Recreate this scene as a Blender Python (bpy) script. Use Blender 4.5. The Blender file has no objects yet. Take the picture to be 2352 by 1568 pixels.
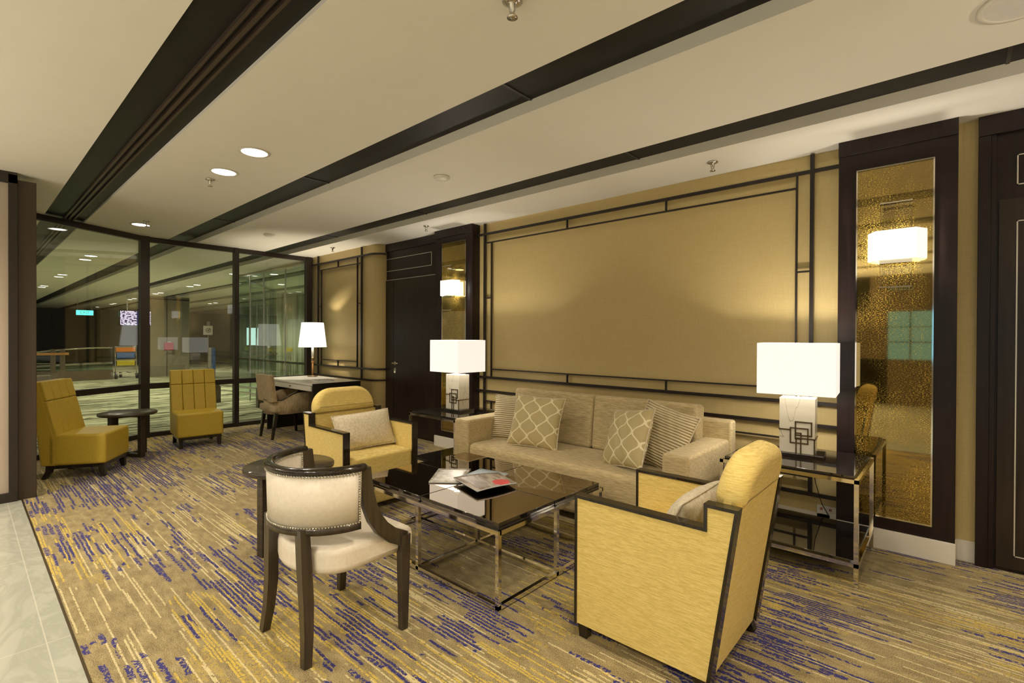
import bpy, bmesh, math, random
from mathutils import Vector, Matrix
R = math.radians
sc = bpy.context.scene
C = sc.collection
random.seed(7)

# ------------------------------------------------------------------ materials
def new_mat(name):
    m = bpy.data.materials.new(name); m.use_nodes = True
    nt = m.node_tree; nt.nodes.clear()
    out = nt.nodes.new('ShaderNodeOutputMaterial')
    return m, nt, out
class G:
    """tiny node helper"""
    def __init__(s, nt): s.nt = nt
    def n(s, t, **kw):
        nd = s.nt.nodes.new(t)
        for k, v in kw.items(): setattr(nd, k, v)
        return nd
    def l(s, a, b): s.nt.links.new(a, b)
    def val(s, sock, v):
        if isinstance(v, bpy.types.NodeSocket): s.l(v, sock)
        else: sock.default_value = v
    def math(s, op, a, b=None, c=None, clamp=False):
        nd = s.n('ShaderNodeMath', operation=op); nd.use_clamp = clamp
        s.val(nd.inputs[0], a)
        if b is not None: s.val(nd.inputs[1], b)
        if c is not None: s.val(nd.inputs[2], c)
        return nd.outputs[0]
    def mix(s, f, a, b):
        nd = s.n('ShaderNodeMix', data_type='RGBA'); nd.clamp_factor = True
        s.val(nd.inputs[0], f)
        s.val(nd.inputs[6], a if isinstance(a, bpy.types.NodeSocket) else (*a, 1))
        s.val(nd.inputs[7], b if isinstance(b, bpy.types.NodeSocket) else (*b, 1))
        return nd.outputs[2]
    def step(s, x, lo, hi):
        nd = s.n('ShaderNodeMapRange'); nd.interpolation_type = 'SMOOTHSTEP'
        s.val(nd.inputs[0], x); nd.inputs[1].default_value = lo; nd.inputs[2].default_value = hi
        return nd.outputs[0]
    def coord(s, kind='Object', scale=(1, 1, 1), loc=(0, 0, 0), rot=(0, 0, 0)):
        tc = s.n('ShaderNodeTexCoord'); mp = s.n('ShaderNodeMapping')
        mp.inputs['Scale'].default_value = scale; mp.inputs['Location'].default_value = loc; mp.inputs['Rotation'].default_value = rot
        s.l(tc.outputs[kind], mp.inputs[0]); return mp.outputs[0]
    def noise(s, vec, scale, detail=2, rough=.5, dist=0):
        nd = s.n('ShaderNodeTexNoise'); s.l(vec, nd.inputs['Vector'])
        nd.inputs['Scale'].default_value = scale; nd.inputs['Detail'].default_value = detail
        nd.inputs['Roughness'].default_value = rough; nd.inputs['Distortion'].default_value = dist
        return nd.outputs[0]
    def bsdf(s, out, col, rough=.6, metal=0, ior=1.5, normal=None, coat=0, sheen=0, emit=None, estr=0):
        b = s.n('ShaderNodeBsdfPrincipled')
        s.val(b.inputs['Base Color'], col if isinstance(col, bpy.types.NodeSocket) else (*col, 1))
        s.val(b.inputs['Roughness'], rough); b.inputs['Metallic'].default_value = metal; b.inputs['IOR'].default_value = ior
        b.inputs['Coat Weight'].default_value = coat; b.inputs['Sheen Weight'].default_value = sheen
        if normal: s.l(normal, b.inputs['Normal'])
        if emit: b.inputs['Emission Color'].default_value = (*emit, 1); b.inputs['Emission Strength'].default_value = estr
        s.l(b.outputs[0], out.inputs[0]); return b
    def bump(s, h, strength=.3, dist=.002):
        b = s.n('ShaderNodeBump'); b.inputs['Strength'].default_value = strength; b.inputs['Distance'].default_value = dist
        s.l(h, b.inputs['Height']); return b.outputs[0]

M = {}
def plain(name, col, rough=.5, metal=0, ior=1.5, coat=0, nscale=40, namt=.06):
    m, nt, out = new_mat(name); g = G(nt)
    n = g.noise(g.coord(), nscale, 2)
    c = g.mix(n, tuple(max(0, x * (1 - namt)) for x in col), tuple(min(1, x * (1 + namt)) for x in col))
    g.bsdf(out, c, rough, metal, ior, coat=coat); M[name] = m; return m
def weave(name, c1, c2, stretch=(6, 90, 90), rough=.85, bump=.35, amt=1.0, fine=260, sheen=.15):
    """fabric with elongated slubs"""
    m, nt, out = new_mat(name); g = G(nt)
    a = g.noise(g.coord(scale=stretch), 1, 3, .6)
    b = g.noise(g.coord(), fine, 2)
    w = g.math('ADD', g.math('MULTIPLY', a, .75), g.math('MULTIPLY', b, .35))
    f = g.step(w, .38, .72)
    c = g.mix(f, c1, c2)
    g.bsdf(out, c, rough, sheen=sheen, normal=g.bump(w, bump, .003)); M[name] = m; return m
def emis(name, col, st):
    m, nt, out = new_mat(name); g = G(nt)
    e = g.n('ShaderNodeEmission'); e.inputs[0].default_value = (*col, 1); e.inputs[1].default_value = st
    g.l(e.outputs[0], out.inputs[0]); M[name] = m; return m

plain('ceiling_paint', (.86, .83, .76), .9, nscale=6, namt=.02)
plain('white_paint', (.80, .76, .68), .6, namt=.02)
plain('plastic_white', (.82, .79, .72), .4, namt=.02)
plain('chrome', (.80, .77, .70), .07, 1, nscale=8, namt=.03)
plain('steel', (.60, .58, .54), .25, 1)
plain('inlay_metal', (.72, .68, .60), .35, .5)
plain('brass_dark', (.15, .11, .06), .35, .8)
plain('lattice_black', (.014, .009, .008), .4, .0)
plain('frame_bronze', (.018, .012, .009), .45, 0)
plain('post_brown', (.050, .032, .021), .5)
plain('black_gloss', (.016, .012, .010), .03, 0, 1.9)
plain('bronze_mirror', (.36, .29, .21), .02, 1, nscale=3, namt=.04)
plain('black_satin', (.014, .012, .010), .25, 0)
plain('mag_paper', (.78, .76, .74), .4)
plain('rubber', (.03, .03, .03), .6)
plain('orange_panel', (.75, .22, .02), .5)
plain('blue_panel', (.06, .16, .45), .5)
plain('red_paint', (.45, .02, .02), .5)
plain('switch_red', (.45, .16, .12), .5)
plain('yellow_sign', (.65, .55, .03), .5)
plain('hand_rail_wood', (.45, .22, .06), .4)
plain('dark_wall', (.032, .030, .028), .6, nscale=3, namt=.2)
plain('grey_wall', (.26, .27, .23), .7, nscale=3, namt=.1)
plain('pillar_wall', (.27, .26, .20), .5, nscale=2, namt=.15)
plain('panel_bronze', (.13, .10, .07), .35)
plain('marble_white', (.84, .82, .76), .2, nscale=12, namt=.05)

def wood(name, c1, c2, rough=.3, coat=.3, sc_=(40, 40, 2.2)):
    m, nt, out = new_mat(name); g = G(nt)
    a = g.noise(g.coord(scale=sc_), 1, 4, .6, .4)
    c = g.mix(g.step(a, .3, .7), c1, c2)
    g.bsdf(out, c, rough, coat=coat, ior=1.4); M[name] = m
wood('dark_wood', (.010, .005, .005), (.018, .009, .008), .34, 0)
wood('door_wood', (.020, .013, .009), (.034, .023, .016), .3, 0)
wood('chair_wood', (.030, .022, .015), (.060, .045, .030), .3)
wood('trim_wood', (.014, .010, .006), (.028, .021, .014), .16)
wood('table_wood', (.028, .020, .013), (.060, .044, .028), .38, sc_=(3, 50, 50))

weave('yellow_weave', (.70, .515, .14), (.92, .735, .27), (24, 24, 330), fine=520, bump=.4)
weave('mustard_leather', (.52, .365, .035), (.60, .435, .055), (60, 60, 60), rough=.42, bump=.2, fine=320, sheen=0)
weave('sofa_chenille', (.44, .345, .175), (.70, .575, .335), (14, 70, 120), bump=.5)
weave('chair_tweed', (.36, .275, .15), (.54, .43, .26), (60, 60, 14), bump=.4)
weave('cream_leather', (.82, .74, .62), (.88, .81, .70), (50, 50, 50), rough=.38, bump=.12, sheen=0)
weave('cream_pillow', (.62, .53, .37), (.80, .73, .57), (60, 60, 60), bump=.5, fine=140)

# wall covering: fine linen weave
m, nt, out = new_mat('wall_linen'); g = G(nt)
a = g.noise(g.coord(scale=(420, 420, 9)), 1, 2); b = g.noise(g.coord(scale=(9, 9, 420)), 1, 2)
w = g.math('ADD', a, b)
c = g.mix(g.step(w, .75, 1.25), (.60, .465, .205), (.66, .52, .245))
g.bsdf(out, c, .5, normal=g.bump(w, .12, .0015)); M['wall_linen'] = m

# carpet
m, nt, out = new_mat('carpet'); g = G(nt)
fine = g.noise(g.coord(scale=(1, 1, 0)), 300, 2, .6)
med = g.noise(g.coord(scale=(9, 22, 0)), 1, 4, .65)
base = g.mix(g.step(g.math('ADD', g.math('MULTIPLY', fine, .7), g.math('MULTIPLY', med, .3)), .41, .59), (.17, .125, .050), (.52, .42, .21))
tcs = g.n('ShaderNodeTexCoord'); sxy = g.n('ShaderNodeSeparateXYZ'); g.l(tcs.outputs['Object'], sxy.inputs[0])
PXc, PYc = sxy.outputs[0], sxy.outputs[1]
jit = g.math('SUBTRACT', g.noise(g.coord(scale=(70, 70, 0)), 1, 2, .6), .5)
wob = g.math('SUBTRACT', g.noise(g.coord(scale=(9, 4, 0), loc=(3, 3, 0)), 1, 2, .6), .5)
def dashes(row, ln, seed, mscale, moff, cover, gap=1.0, jr=.9, fray=.35):
    """rows of broken stripes along X; cover = share present, driven by a patchy mask"""
    yy = g.math('DIVIDE', g.math('ADD', PYc, g.math('ADD', g.math('MULTIPLY', jit, row * jr), g.math('MULTIPLY', wob, row * .8))), row)
    r = g.math('FLOOR', yy)
    w1 = g.n('ShaderNodeTexWhiteNoise', noise_dimensions='2D'); cv = g.n('ShaderNodeCombineXYZ'); g.l(r, cv.inputs[0]); cv.inputs[1].default_value = seed; g.l(cv.outputs[0], w1.inputs['Vector'])
    xx = g.math('ADD', g.math('DIVIDE', g.math('ADD', PXc, g.math('MULTIPLY', jit, .03)), ln), g.math('MULTIPLY', w1.outputs['Value'], 1.0))
    q = g.math('FLOOR', xx)
    w2 = g.n('ShaderNodeTexWhiteNoise', noise_dimensions='3D'); cv = g.n('ShaderNodeCombineXYZ'); g.l(r, cv.inputs[0]); g.l(q, cv.inputs[1]); cv.inputs[2].default_value = seed * 3.1; g.l(cv.outputs[0], w2.inputs['Vector'])
    mk = g.noise(g.coord(scale=(*mscale, 0), loc=(*moff, 0)), 1, 2, .5)
    dens = g.step(mk, cover[0], cover[1])
    on = g.math('LESS_THAN', w2.outputs['Value'], g.math('MULTIPLY', dens, cover[2]))
    fr = g.math('GREATER_THAN', g.math('ADD', jit, .5), fray)
    fr = g.math('MULTIPLY', fr, g.math('LESS_THAN', g.math('FRACT', yy), gap))
    return g.math('MULTIPLY', on, fr)
ylo = dashes(.030, .36, 11, (1.3, 1.5), (11.2, 2.1), (.52, .70, .55), fray=.50)
yel = dashes(.014, .50, 5, (1.0, 1.3), (11, 2), (.44, .66, .50), gap=.62, fray=.42)
crm = dashes(.0075, .60, 7, (.9, 1.1), (4, 19), (.36, .70, .24), fray=.40)
blu = dashes(.021, .27, 2, (.85, 1.25), (8.3, 3.1), (.43, .62, .66), gap=.60, fray=.40, jr=.8)
blu2 = dashes(.032, .20, 3, (1.3, 1.8), (5.5, 31), (.50, .68, .60), gap=.66, fray=.45, jr=.8)
c = g.mix(g.math('MULTIPLY', ylo, .6), base, (.56, .40, .06))
c = g.mix(g.math('MULTIPLY', yel, .85), c, (.72, .53, .08))
c = g.mix(g.math('MULTIPLY', crm, .70), c, (.84, .74, .42))
c = g.mix(g.math('MULTIPLY', blu, .97), c, (.010, .012, .19))
c = g.mix(g.math('MULTIPLY', blu2, .95), c, (.010, .013, .20))
spk = g.math('GREATER_THAN', g.noise(g.coord(scale=(150, 190, 0)), 1, 1, .5), .64)
c = g.mix(g.math('MULTIPLY', spk, .45), c, (.09, .06, .03))
h = g.math('ADD', fine, med)
g.bsdf(out, c, .95, sheen=.1, normal=g.bump(h, .5, .004)); M['carpet'] = m

# marble floor
m, nt, out = new_mat('marble_floor'); g = G(nt)
v1 = g.noise(g.coord(scale=(1.6, 3.2, 1), rot=(0, 0, .6)), 1.3, 6, .6, 1.6)
vein = g.step(g.math('ABSOLUTE', g.math('SUBTRACT', v1, .5)), -.01, .10)
c = g.mix(vein, (.46, .475, .41), (.54, .555, .485))
co = g.n('ShaderNodeSeparateXYZ'); tc = g.n('ShaderNodeTexCoord'); g.l(tc.outputs['Object'], co.inputs[0])
jy = g.math('ABSOLUTE', g.math('SUBTRACT', g.math('FRACT', g.math('DIVIDE', g.math('SUBTRACT', co.outputs[1], .254 - .3), .6)), .5))
jx = g.math('ABSOLUTE', g.math('SUBTRACT', g.math('FRACT', g.math('DIVIDE', co.outputs[0], 1.2)), .5))
jt = g.math('MAXIMUM', g.math('LESS_THAN', jy, .004), g.math('LESS_THAN', jx, .002))
c = g.mix(g.math('MULTIPLY', jt, .6), c, (.78, .76, .66))
g.bsdf(out, c, .12, ior=1.5); M['marble_floor'] = m

# concourse carpet: pale green with dark drifting lines
m, nt, out = new_mat('concourse_carpet'); g = G(nt)
w1 = g.noise(g.coord(scale=(3.2, .30, 0), rot=(0, 0, .12)), 1, 3, .55, .8)
w2 = g.noise(g.coord(scale=(6, .8, 0), loc=(5, 5, 0)), 1, 3, .6, .8)
w3 = g.noise(g.coord(scale=(5.5, .55, 0), loc=(15, 9, 0)), 1, 2, .6, .5)
ln = g.step(g.math('MINIMUM', g.math('ABSOLUTE', g.math('SUBTRACT', w1, .5)), g.math('ABSOLUTE', g.math('SUBTRACT', w3, .55))), .014, .030)
c = g.mix(g.step(w2, .35, .62), (.36, .38, .24), (.68, .71, .48))
c = g.mix(ln, (.05, .06, .03), c)
g.bsdf(out, c, .95); M['concourse_carpet'] = m

# perforated dark ceiling grille
m, nt, out = new_mat('grille_mesh'); g = G(nt)
s = g.n('ShaderNodeSeparateXYZ'); tc = g.n('ShaderNodeTexCoord'); g.l(tc.outputs['Object'], s.inputs[0])
fx = g.math('SINE', g.math('MULTIPLY', s.outputs[0], 480)); fy = g.math('SINE', g.math('MULTIPLY', s.outputs[1], 480))
p = g.step(g.math('MULTIPLY', fx, fy), -.2, .4)
big = g.noise(g.coord(scale=(1.5, 6, 1)), 1, 3)
c = g.mix(p, (.004, .004, .004), (.030, .025, .022)); c = g.mix(g.math('MULTIPLY', big, .4), c, (.014, .013, .010))
g.bsdf(out, c, .5, 0, 1.3); M['grille_mesh'] = m

# gold glitter mirror
m, nt, out = new_mat('gold_mirror'); g = G(nt)
sp = g.noise(g.coord(scale=(110, 1, 380)), 1, 1)
big = g.noise(g.coord(scale=(3, 1, 2.4)), 1, 2)
glit = g.math('MULTIPLY', g.step(sp, .50, .70), g.step(big, .30, .62))
gl = g.n('ShaderNodeBsdfGlossy'); gl.inputs['Roughness'].default_value = .03
g.l(g.mix(glit, (.36, .28, .12), (.70, .50, .14)), gl.inputs['Color'])
df = g.n('ShaderNodeBsdfDiffuse'); g.l(g.mix(glit, (.10, .07, .02), (.80, .56, .10)), df.inputs['Color'])
mx = g.n('ShaderNodeMixShader'); g.l(g.math('ADD', .16, g.math('MULTIPLY', glit, .80)), mx.inputs[0])
g.l(gl.outputs[0], mx.inputs[1]); g.l(df.outputs[0], mx.inputs[2]); g.l(mx.outputs[0], out.inputs[0]); M['gold_mirror'] = m

# clear architectural glass
def glass(name, tint, refl=1.45, rough=0.0):
    m, nt, out = new_mat(name); g = G(nt)
    t = g.n('ShaderNodeBsdfTransparent'); t.inputs[0].default_value = (*tint, 1)
    gl = g.n('ShaderNodeBsdfGlossy'); gl.inputs['Roughness'].default_value = rough
    fr = g.n('ShaderNodeFresnel'); ge = g.n('ShaderNodeNewGeometry')
    g.l(g.math('ADD', refl, g.math('MULTIPLY', ge.outputs['Backfacing'], 1 / refl - refl)), fr.inputs[0])
    mx = g.n('ShaderNodeMixShader'); g.l(fr.outputs[0], mx.inputs[0])
    g.l(t.outputs[0], mx.inputs[1]); g.l(gl.outputs[0], mx.inputs[2]); g.l(mx.outputs[0], out.inputs[0]); M[name] = m
glass('window_glass', (.95, .96, .93), 1.8)
glass('green_glass', (.86, .93, .89), 1.4)
glass('acrylic', (.93, .93, .90), 1.5)
glass('balustrade_glass', (.55, .66, .60), 1.7)

# frosted panel
m, nt, out = new_mat('frosted_panel'); g = G(nt)
n = g.noise(g.coord(scale=(1, 1, 1.2)), 1.5, 2)
g.bsdf(out, g.mix(n, (.46, .38, .31), (.56, .47, .39)), .35); M['frosted_panel'] = m

# lamp shade: glowing linen
def shade_mat(name, st, col=(1, .93, .82)):
    m, nt, out = new_mat(name); g = G(nt)
    n = g.noise(g.coord(scale=(200, 200, 200)), 1, 1)
    e = g.n('ShaderNodeEmission'); g.l(g.mix(n, tuple(x * .97 for x in col), col), e.inputs[0]); e.inputs[1].default_value = st
    d = g.n('ShaderNodeBsdfDiffuse'); d.inputs[0].default_value = (.8, .77, .7, 1)
    a = g.n('ShaderNodeAddShader'); g.l(e.outputs[0], a.inputs[0]); g.l(d.outputs[0], a.inputs[1]); g.l(a.outputs[0], out.inputs[0]); M[name] = m
shade_mat('shade_linen', .62, (1, .95, .88))
shade_mat('shade_bright', .9, (1, .97, .9))
shade_mat('sconce_shade', .70, (1, .97, .90))
emis('downlight_lens', (1, .93, .80), 9)
emis('downlight_far', (1, .95, .80), 5)
emis('exit_green', (.12, .95, .72), 1.6)
emis('screen_blue', (.80, .95, 1), 2.4)
emis('night_window', (.16, .34, .42), 1.6)

# flight display: rows of pale lettering blocks on dark
m, nt, out = new_mat('flight_display'); g = G(nt)
tc = g.n('ShaderNodeTexCoord'); s = g.n('ShaderNodeSeparateXYZ'); g.l(tc.outputs['UV'], s.inputs[0])
row = g.math('GREATER_THAN', g.math('FRACT', g.math('MULTIPLY', s.outputs[1], 11)), .3)
nn = g.noise(g.coord('UV', scale=(16, 11, 1)), 1, 0)
txt = g.math('MULTIPLY', row, g.math('GREATER_THAN', nn, .44))
c1 = g.math('LESS_THAN', s.outputs[0], .46); c2 = g.math('GREATER_THAN', s.outputs[0], .66)
txt = g.math('MULTIPLY', txt, g.math('MAXIMUM', c1, c2))
e = g.n('ShaderNodeEmission'); g.l(g.mix(txt, (.035, .03, .08), (.90, .78, 1.0)), e.inputs[0]); e.inputs[1].default_value = 1.2
g.l(e.outputs[0], out.inputs[0]); M['flight_display'] = m

# scatter pillows (UV patterned)
m, nt, out = new_mat('ogee_fabric'); g = G(nt)
tc = g.n('ShaderNodeTexCoord'); s = g.n('ShaderNodeSeparateXYZ'); g.l(tc.outputs['UV'], s.inputs[0])
x = g.math('MULTIPLY', s.outputs[0], 2.9); y = g.math('MULTIPLY', s.outputs[1], 2.7)
wv = g.math('MULTIPLY', g.math('COSINE', g.math('MULTIPLY', y, 2 * math.pi)), .235)
def fam(off, sign):
    f = g.math('FRACT', g.math('ADD', g.math('ADD', x, off + .5), g.math('MULTIPLY', wv, sign)))
    return g.math('ABSOLUTE', g.math('SUBTRACT', f, .5))
dmin = g.math('MINIMUM', fam(0, 1), fam(.5, -1))
line = g.step(dmin, .060, .035)
nn = g.noise(g.coord('UV', scale=(300, 300, 1)), 1, 1)
c = g.mix(line, g.mix(nn, (.49, .40, .19), (.60, .50, .26)), (.92, .84, .58))
nodeb = g.bsdf(out, c, .6, sheen=.2, normal=g.bump(line, .25, .003)); M['ogee_fabric'] = m
m, nt, out = new_mat('rib_fabric'); g = G(nt)
tc = g.n('ShaderNodeTexCoord'); s = g.n('ShaderNodeSeparateXYZ'); g.l(tc.outputs['UV'], s.inputs[0])
wob = g.noise(g.coord('UV', scale=(3, 6, 1)), 1, 2)
st = g.math('SINE', g.math('MULTIPLY', g.math('ADD', s.outputs[1], g.math('MULTIPLY', wob, .02)), 2 * math.pi * 22))
c = g.mix(g.step(st, -.7, .4), (.40, .31, .15), (.82, .72, .50))
g.bsdf(out, c, .6, normal=g.bump(st, .6, .006)); M['rib_fabric'] = m

# lamp marble with faint veins
m, nt, out = new_mat('lamp_marble'); g = G(nt)
v1 = g.noise(g.coord(scale=(3, 3, 2.2), loc=(.7, 2, 5)), 1.4, 3, .5, 1.2)
vein = g.step(g.math('ABSOLUTE', g.math('SUBTRACT', v1, .53)), 0, .012)
c = g.mix(vein, (.50, .44, .34), (.80, .76, .66))
g.bsdf(out, c, .2); M['lamp_marble'] = m

# magazine covers
def cover(name, cols, scale=(3, 3, 1), seed=0, patch=None):
    m, nt, out = new_mat(name); g = G(nt)
    n = g.noise(g.coord('UV', scale=scale, loc=(seed, seed, 0)), 1.5, 4, .6, .8)
    c = g.mix(g.step(n, .38, .62), cols[0], cols[1])
    if patch:
        tc = g.n('ShaderNodeTexCoord'); mp = g.n('ShaderNodeVectorMath', operation='DISTANCE'); g.l(tc.outputs['UV'], mp.inputs[0]); mp.inputs[1].default_value = patch[0]
        nz = g.noise(g.coord('UV', scale=(6, 6, 1)), 1, 2)
        d = g.math('ADD', mp.outputs['Value'], g.math('MULTIPLY', g.math('SUBTRACT', nz, .5), .25))
        c = g.mix(g.step(d, patch[1], patch[1] * .8), c, patch[2])
    g.bsdf(out, c, .25); M[name] = m
cover('cover_white', ((.42, .40, .36), (.82, .80, .77)), (2, 4, 1), 3)
cover('cover_blue', ((.40, .52, .68), (.52, .63, .76)), (2, 2, 1), 5)
cover('cover_portrait', ((.26, .21, .18), (.56, .49, .45)), (1.0, 4, 1), 9, ((.80, .72, 0), .24, (.80, .10, .13)))
cover('cover_desk', ((.25, .22, .25), (.72, .70, .72)), (5, 5, 1), 2)

# curtain
m, nt, out = new_mat('sheer_curtain'); g = G(nt)
n = g.noise(g.coord(scale=(30, 30, .4)), 1, 2)
g.bsdf(out, g.mix(n, (.60, .63, .52), (.88, .90, .78)), .8); M['sheer_curtain'] = m

# ------------------------------------------------------------------ mesh helpers
class MB:
    def __init__(s, off=(0, 0, 0)):
        s.bm = bmesh.new(); s.o = Vector(off)
        s.uv = None
    def _xf(s, vs, T):
        for v in vs: v.co = T @ v.co if T else v.co
        for v in vs: v.co -= s.o
    def box(s, x0, y0, z0, x1, y1, z1, bev=0, seg=2, T=None):
        vs = [s.bm.verts.new((x, y, z)) for x in (x0, x1) for y in (y0, y1) for z in (z0, z1)]
        q = [(0, 1, 3, 2), (4, 6, 7, 5), (0, 4, 5, 1), (2, 3, 7, 6), (0, 2, 6, 4), (1, 5, 7, 3)]
        fs = [s.bm.faces.new([vs[i] for i in f]) for f in q]
        if bev:
            es = list({e for f in fs for e in f.edges})
            r = bmesh.ops.bevel(s.bm, geom=es, offset=bev, segments=seg, profile=.5, affect='EDGES')
            vs = list({v for f in r['faces'] for v in f.verts} | {v for v in vs if v.is_valid})
            for f in r['faces']: f.smooth = True
        s._xf(vs, T); return s
    def poly(s, pts, ext, bev=0, seg=3, T=None, smooth=True):
        """extrude planar polygon pts (3d) by vector ext; bevel all rim edges"""
        ext = Vector(ext)
        a = [s.bm.verts.new(Vector(p)) for p in pts]; b = [s.bm.verts.new(Vector(p) + ext) for p in pts]
        n = len(pts)
        fs = [s.bm.faces.new(a[::-1]), s.bm.faces.new(b)]
        for i in range(n): fs.append(s.bm.faces.new([a[i], a[(i + 1) % n], b[(i + 1) % n], b[i]]))
        bmesh.ops.recalc_face_normals(s.bm, faces=fs)
        vs = a + b
        if bev:
            es = list({e for f in fs[:2] for e in f.edges})
            r = bmesh.ops.bevel(s.bm, geom=es, offset=bev, segments=seg, profile=.5, affect='EDGES')
            vs = list({v for f in r['faces'] for v in f.verts} | {v for v in vs if v.is_valid})
            if smooth:
                for f in r['faces']: f.smooth = True
        if smooth:
            for f in fs[2:]:
                if f.is_valid: f.smooth = True
        s._xf(vs, T); return s
    def loft(s, rings, caps=True, closed=True, smooth=True, T=None):
        """rings: list of equal-length point rings"""
        V = [[s.bm.verts.new(Vector(p)) for p in r] for r in rings]; n = len(rings[0]); fs = []
        for i in range(len(V) - 1):
            for j in range(n if closed else n - 1):
                k = (j + 1) % n
                f = s.bm.faces.new([V[i][j], V[i][k], V[i + 1][k], V[i + 1][j]]); f.smooth = smooth; fs.append(f)
        if caps:
            fs.append(s.bm.faces.new(V[0][::-1])); fs.append(s.bm.faces.new(V[-1]))
        bmesh.ops.recalc_face_normals(s.bm, faces=fs)
        s._xf([v for r in V for v in r], T); return s
    def bar(s, a, b, w, h=None, w2=None, h2=None, up=(0, 0, 1), T=None, smooth=False):
        a = Vector(a); b = Vector(b); h = h or w; w2 = w if w2 is None else w2; h2 = h if h2 is None else h2
        d = (b - a).normalized(); u = Vector(up)
        if abs(d.dot(u)) > .98: u = Vector((1, 0, 0))
        r = d.cross(u).normalized(); u = r.cross(d).normalized()
        def ring(c, w, h): return [c + r * x * w / 2 + u * y * h / 2 for x, y in ((-1, -1), (1, -1), (1, 1), (-1, 1))]
        return s.loft([ring(a, w, h), ring(b, w2, h2)], smooth=smooth, T=T)
    def sweep(s, pts, w, h, up=(0, 0, 1), rnd=0, T=None, ws=None, hs=None):
        """sweep rectangle/ellipse section along pts; up fixed reference"""
        P = [Vector(p) for p in pts]; rings = []
        for i, p in enumerate(P):
            d = (P[min(i + 1, len(P) - 1)] - P[max(i - 1, 0)]).normalized(); u = Vector(up)
            if abs(d.dot(u)) > .999: u = Vector((1, 0, 0))
            r = d.cross(u).normalized(); u = r.cross(d).normalized()
            W = ws[i] if ws else w; H = hs[i] if hs else h
            if rnd: rings.append([p + r * math.cos(2 * math.pi * k / rnd) * W / 2 + u * math.sin(2 * math.pi * k / rnd) * H / 2 for k in range(rnd)])
            else: rings.append([p + r * x * W / 2 + u * y * H / 2 for x, y in ((-1, -1), (1, -1), (1, 1), (-1, 1))])
        return s.loft(rings, smooth=bool(rnd), T=T)
    def cyl(s, c, r, z0, z1, n=32, r2=None, T=None, sy=1):
        r2 = r if r2 is None else r2
        def ring(z, r): return [(c[0] + r * math.cos(2 * math.pi * k / n), c[1] + sy * r * math.sin(2 * math.pi * k / n), z) for k in range(n)]
        return s.loft([ring(z0, r), ring(z1, r2)], T=T)
    def lathe(s, c, prof, n=40, T=None, caps=True):
        return s.loft([[(c[0] + r * math.cos(2 * math.pi * k / n), c[1] + r * math.sin(2 * math.pi * k / n), z) for k in range(n)] for r, z in prof], caps=caps, T=T)
    def ball(s, c, r, sub=1, sz=1):
        ret = bmesh.ops.create_icosphere(s.bm, subdivisions=sub, radius=r)
        for v in ret['verts']:
            v.co.z *= sz; v.co += Vector(c); v.co -= s.o
            for f in v.link_faces: f.smooth = True
        return s
def obj(name, mb, mat, parent=None, sub=0, wn=True):
    me = bpy.data.meshes.new(name); mb.bm.normal_update(); mb.bm.to_mesh(me); mb.bm.free()
    o = bpy.data.objects.new(name, me); C.objects.link(o)
    me.materials.append(M[mat] if isinstance(mat, str) else mat)
    if parent: o.parent = parent
    if sub:
        d = o.modifiers.new('s', 'SUBSURF'); d.levels = sub; d.render_levels = sub
    return o
def tag(o, label, cat, group=None, kind=None):
    o['label'] = label; o['category'] = cat
    if group: o['group'] = group
    if kind: o['kind'] = kind
    return o
def thing(name, label, cat, loc=(0, 0, 0), rz=0, group=None):
    o = bpy.data.objects.new(name, None); C.objects.link(o); o.empty_display_size = .1
    o.location = loc; o.rotation_euler = (0, 0, R(rz)); return tag(o, label, cat, group)
def struct(name, mb, mat, parent=None):
    o = obj(name, mb, mat, parent)
    if not parent: o['kind'] = 'structure'
    return o
def relabel(o, label):
    o['label'] = label; return o
def dup(o, parent=None, loc=None, rz=None, label=None):
    c = o.copy(); C.objects.link(c); c.parent = parent
    for ch in [x for x in bpy.data.objects if x.parent == o and x != c]: dup(ch, c)
    if loc is not None: c.location = loc
    if rz is not None: c.rotation_euler = (0, 0, R(rz))
    if label: c['label'] = label
    return c
def light(kind, loc, energy, col=(1, .84, .62), size=.05, rot=None, spot=None, blend=.6, name='light'):
    d = bpy.data.lights.new(name, kind); d.energy = energy; d.color = col
    if kind == 'AREA': d.size = size
    else: d.shadow_soft_size = size
    if kind == 'SPOT': d.spot_size = R(spot); d.spot_blend = blend
    o = bpy.data.objects.new(name, d); C.objects.link(o); o.location = loc
    if rot: o.rotation_euler = rot
    return o

ZC = 2.71
YW = 4.14
# ------------------------------------------------------------------ setting
b = MB(); b.box(-8.16, .345, -.06, 4.5, 4.5, 0); struct('floor', b, 'carpet')
b = MB(); b.box(-7.3, -9, -.06, 4.5, .335, 0); struct('floor_marble', b, 'marble_floor')
b = MB(); b.box(-7.3, .335, -.06, 4.5, .345, .002); struct('trim_3', b, 'brass_dark')
b = MB(); b.box(-60, -12, -.06, -8.16, 16, 0); b.box(-8.16, -12, -.06, -7.3, .345, 0); struct('floor_concourse', b, 'concourse_carpet')
slots = [(.62, .975, .022), (1.915, 2.255, .07), (3.20, 3.56, .07), (4.60, 4.94, .07), (5.93, 6.27, .07), (7.30, 7.64, .07), (8.65, 9.0, .07), (-.72, -.38, .07), (-2.05, -1.7, .07), (-3.4, -3.05, .07)]
ss = sorted(slots); b = MB(); y = -9
for y0, y1, d in ss:
    b.box(-45, y, ZC, 4.5, y0, ZC + .3); y = y1
b.box(-45, y, ZC, 4.5, 16, ZC + .3)
struct('ceiling', b, 'ceiling_paint')
b = MB()
for y0, y1, d in ss: b.box(-45, y0, ZC + d, 4.5, y1, ZC + d + .02)
struct('ceiling_grille', b, 'grille_mesh')
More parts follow.
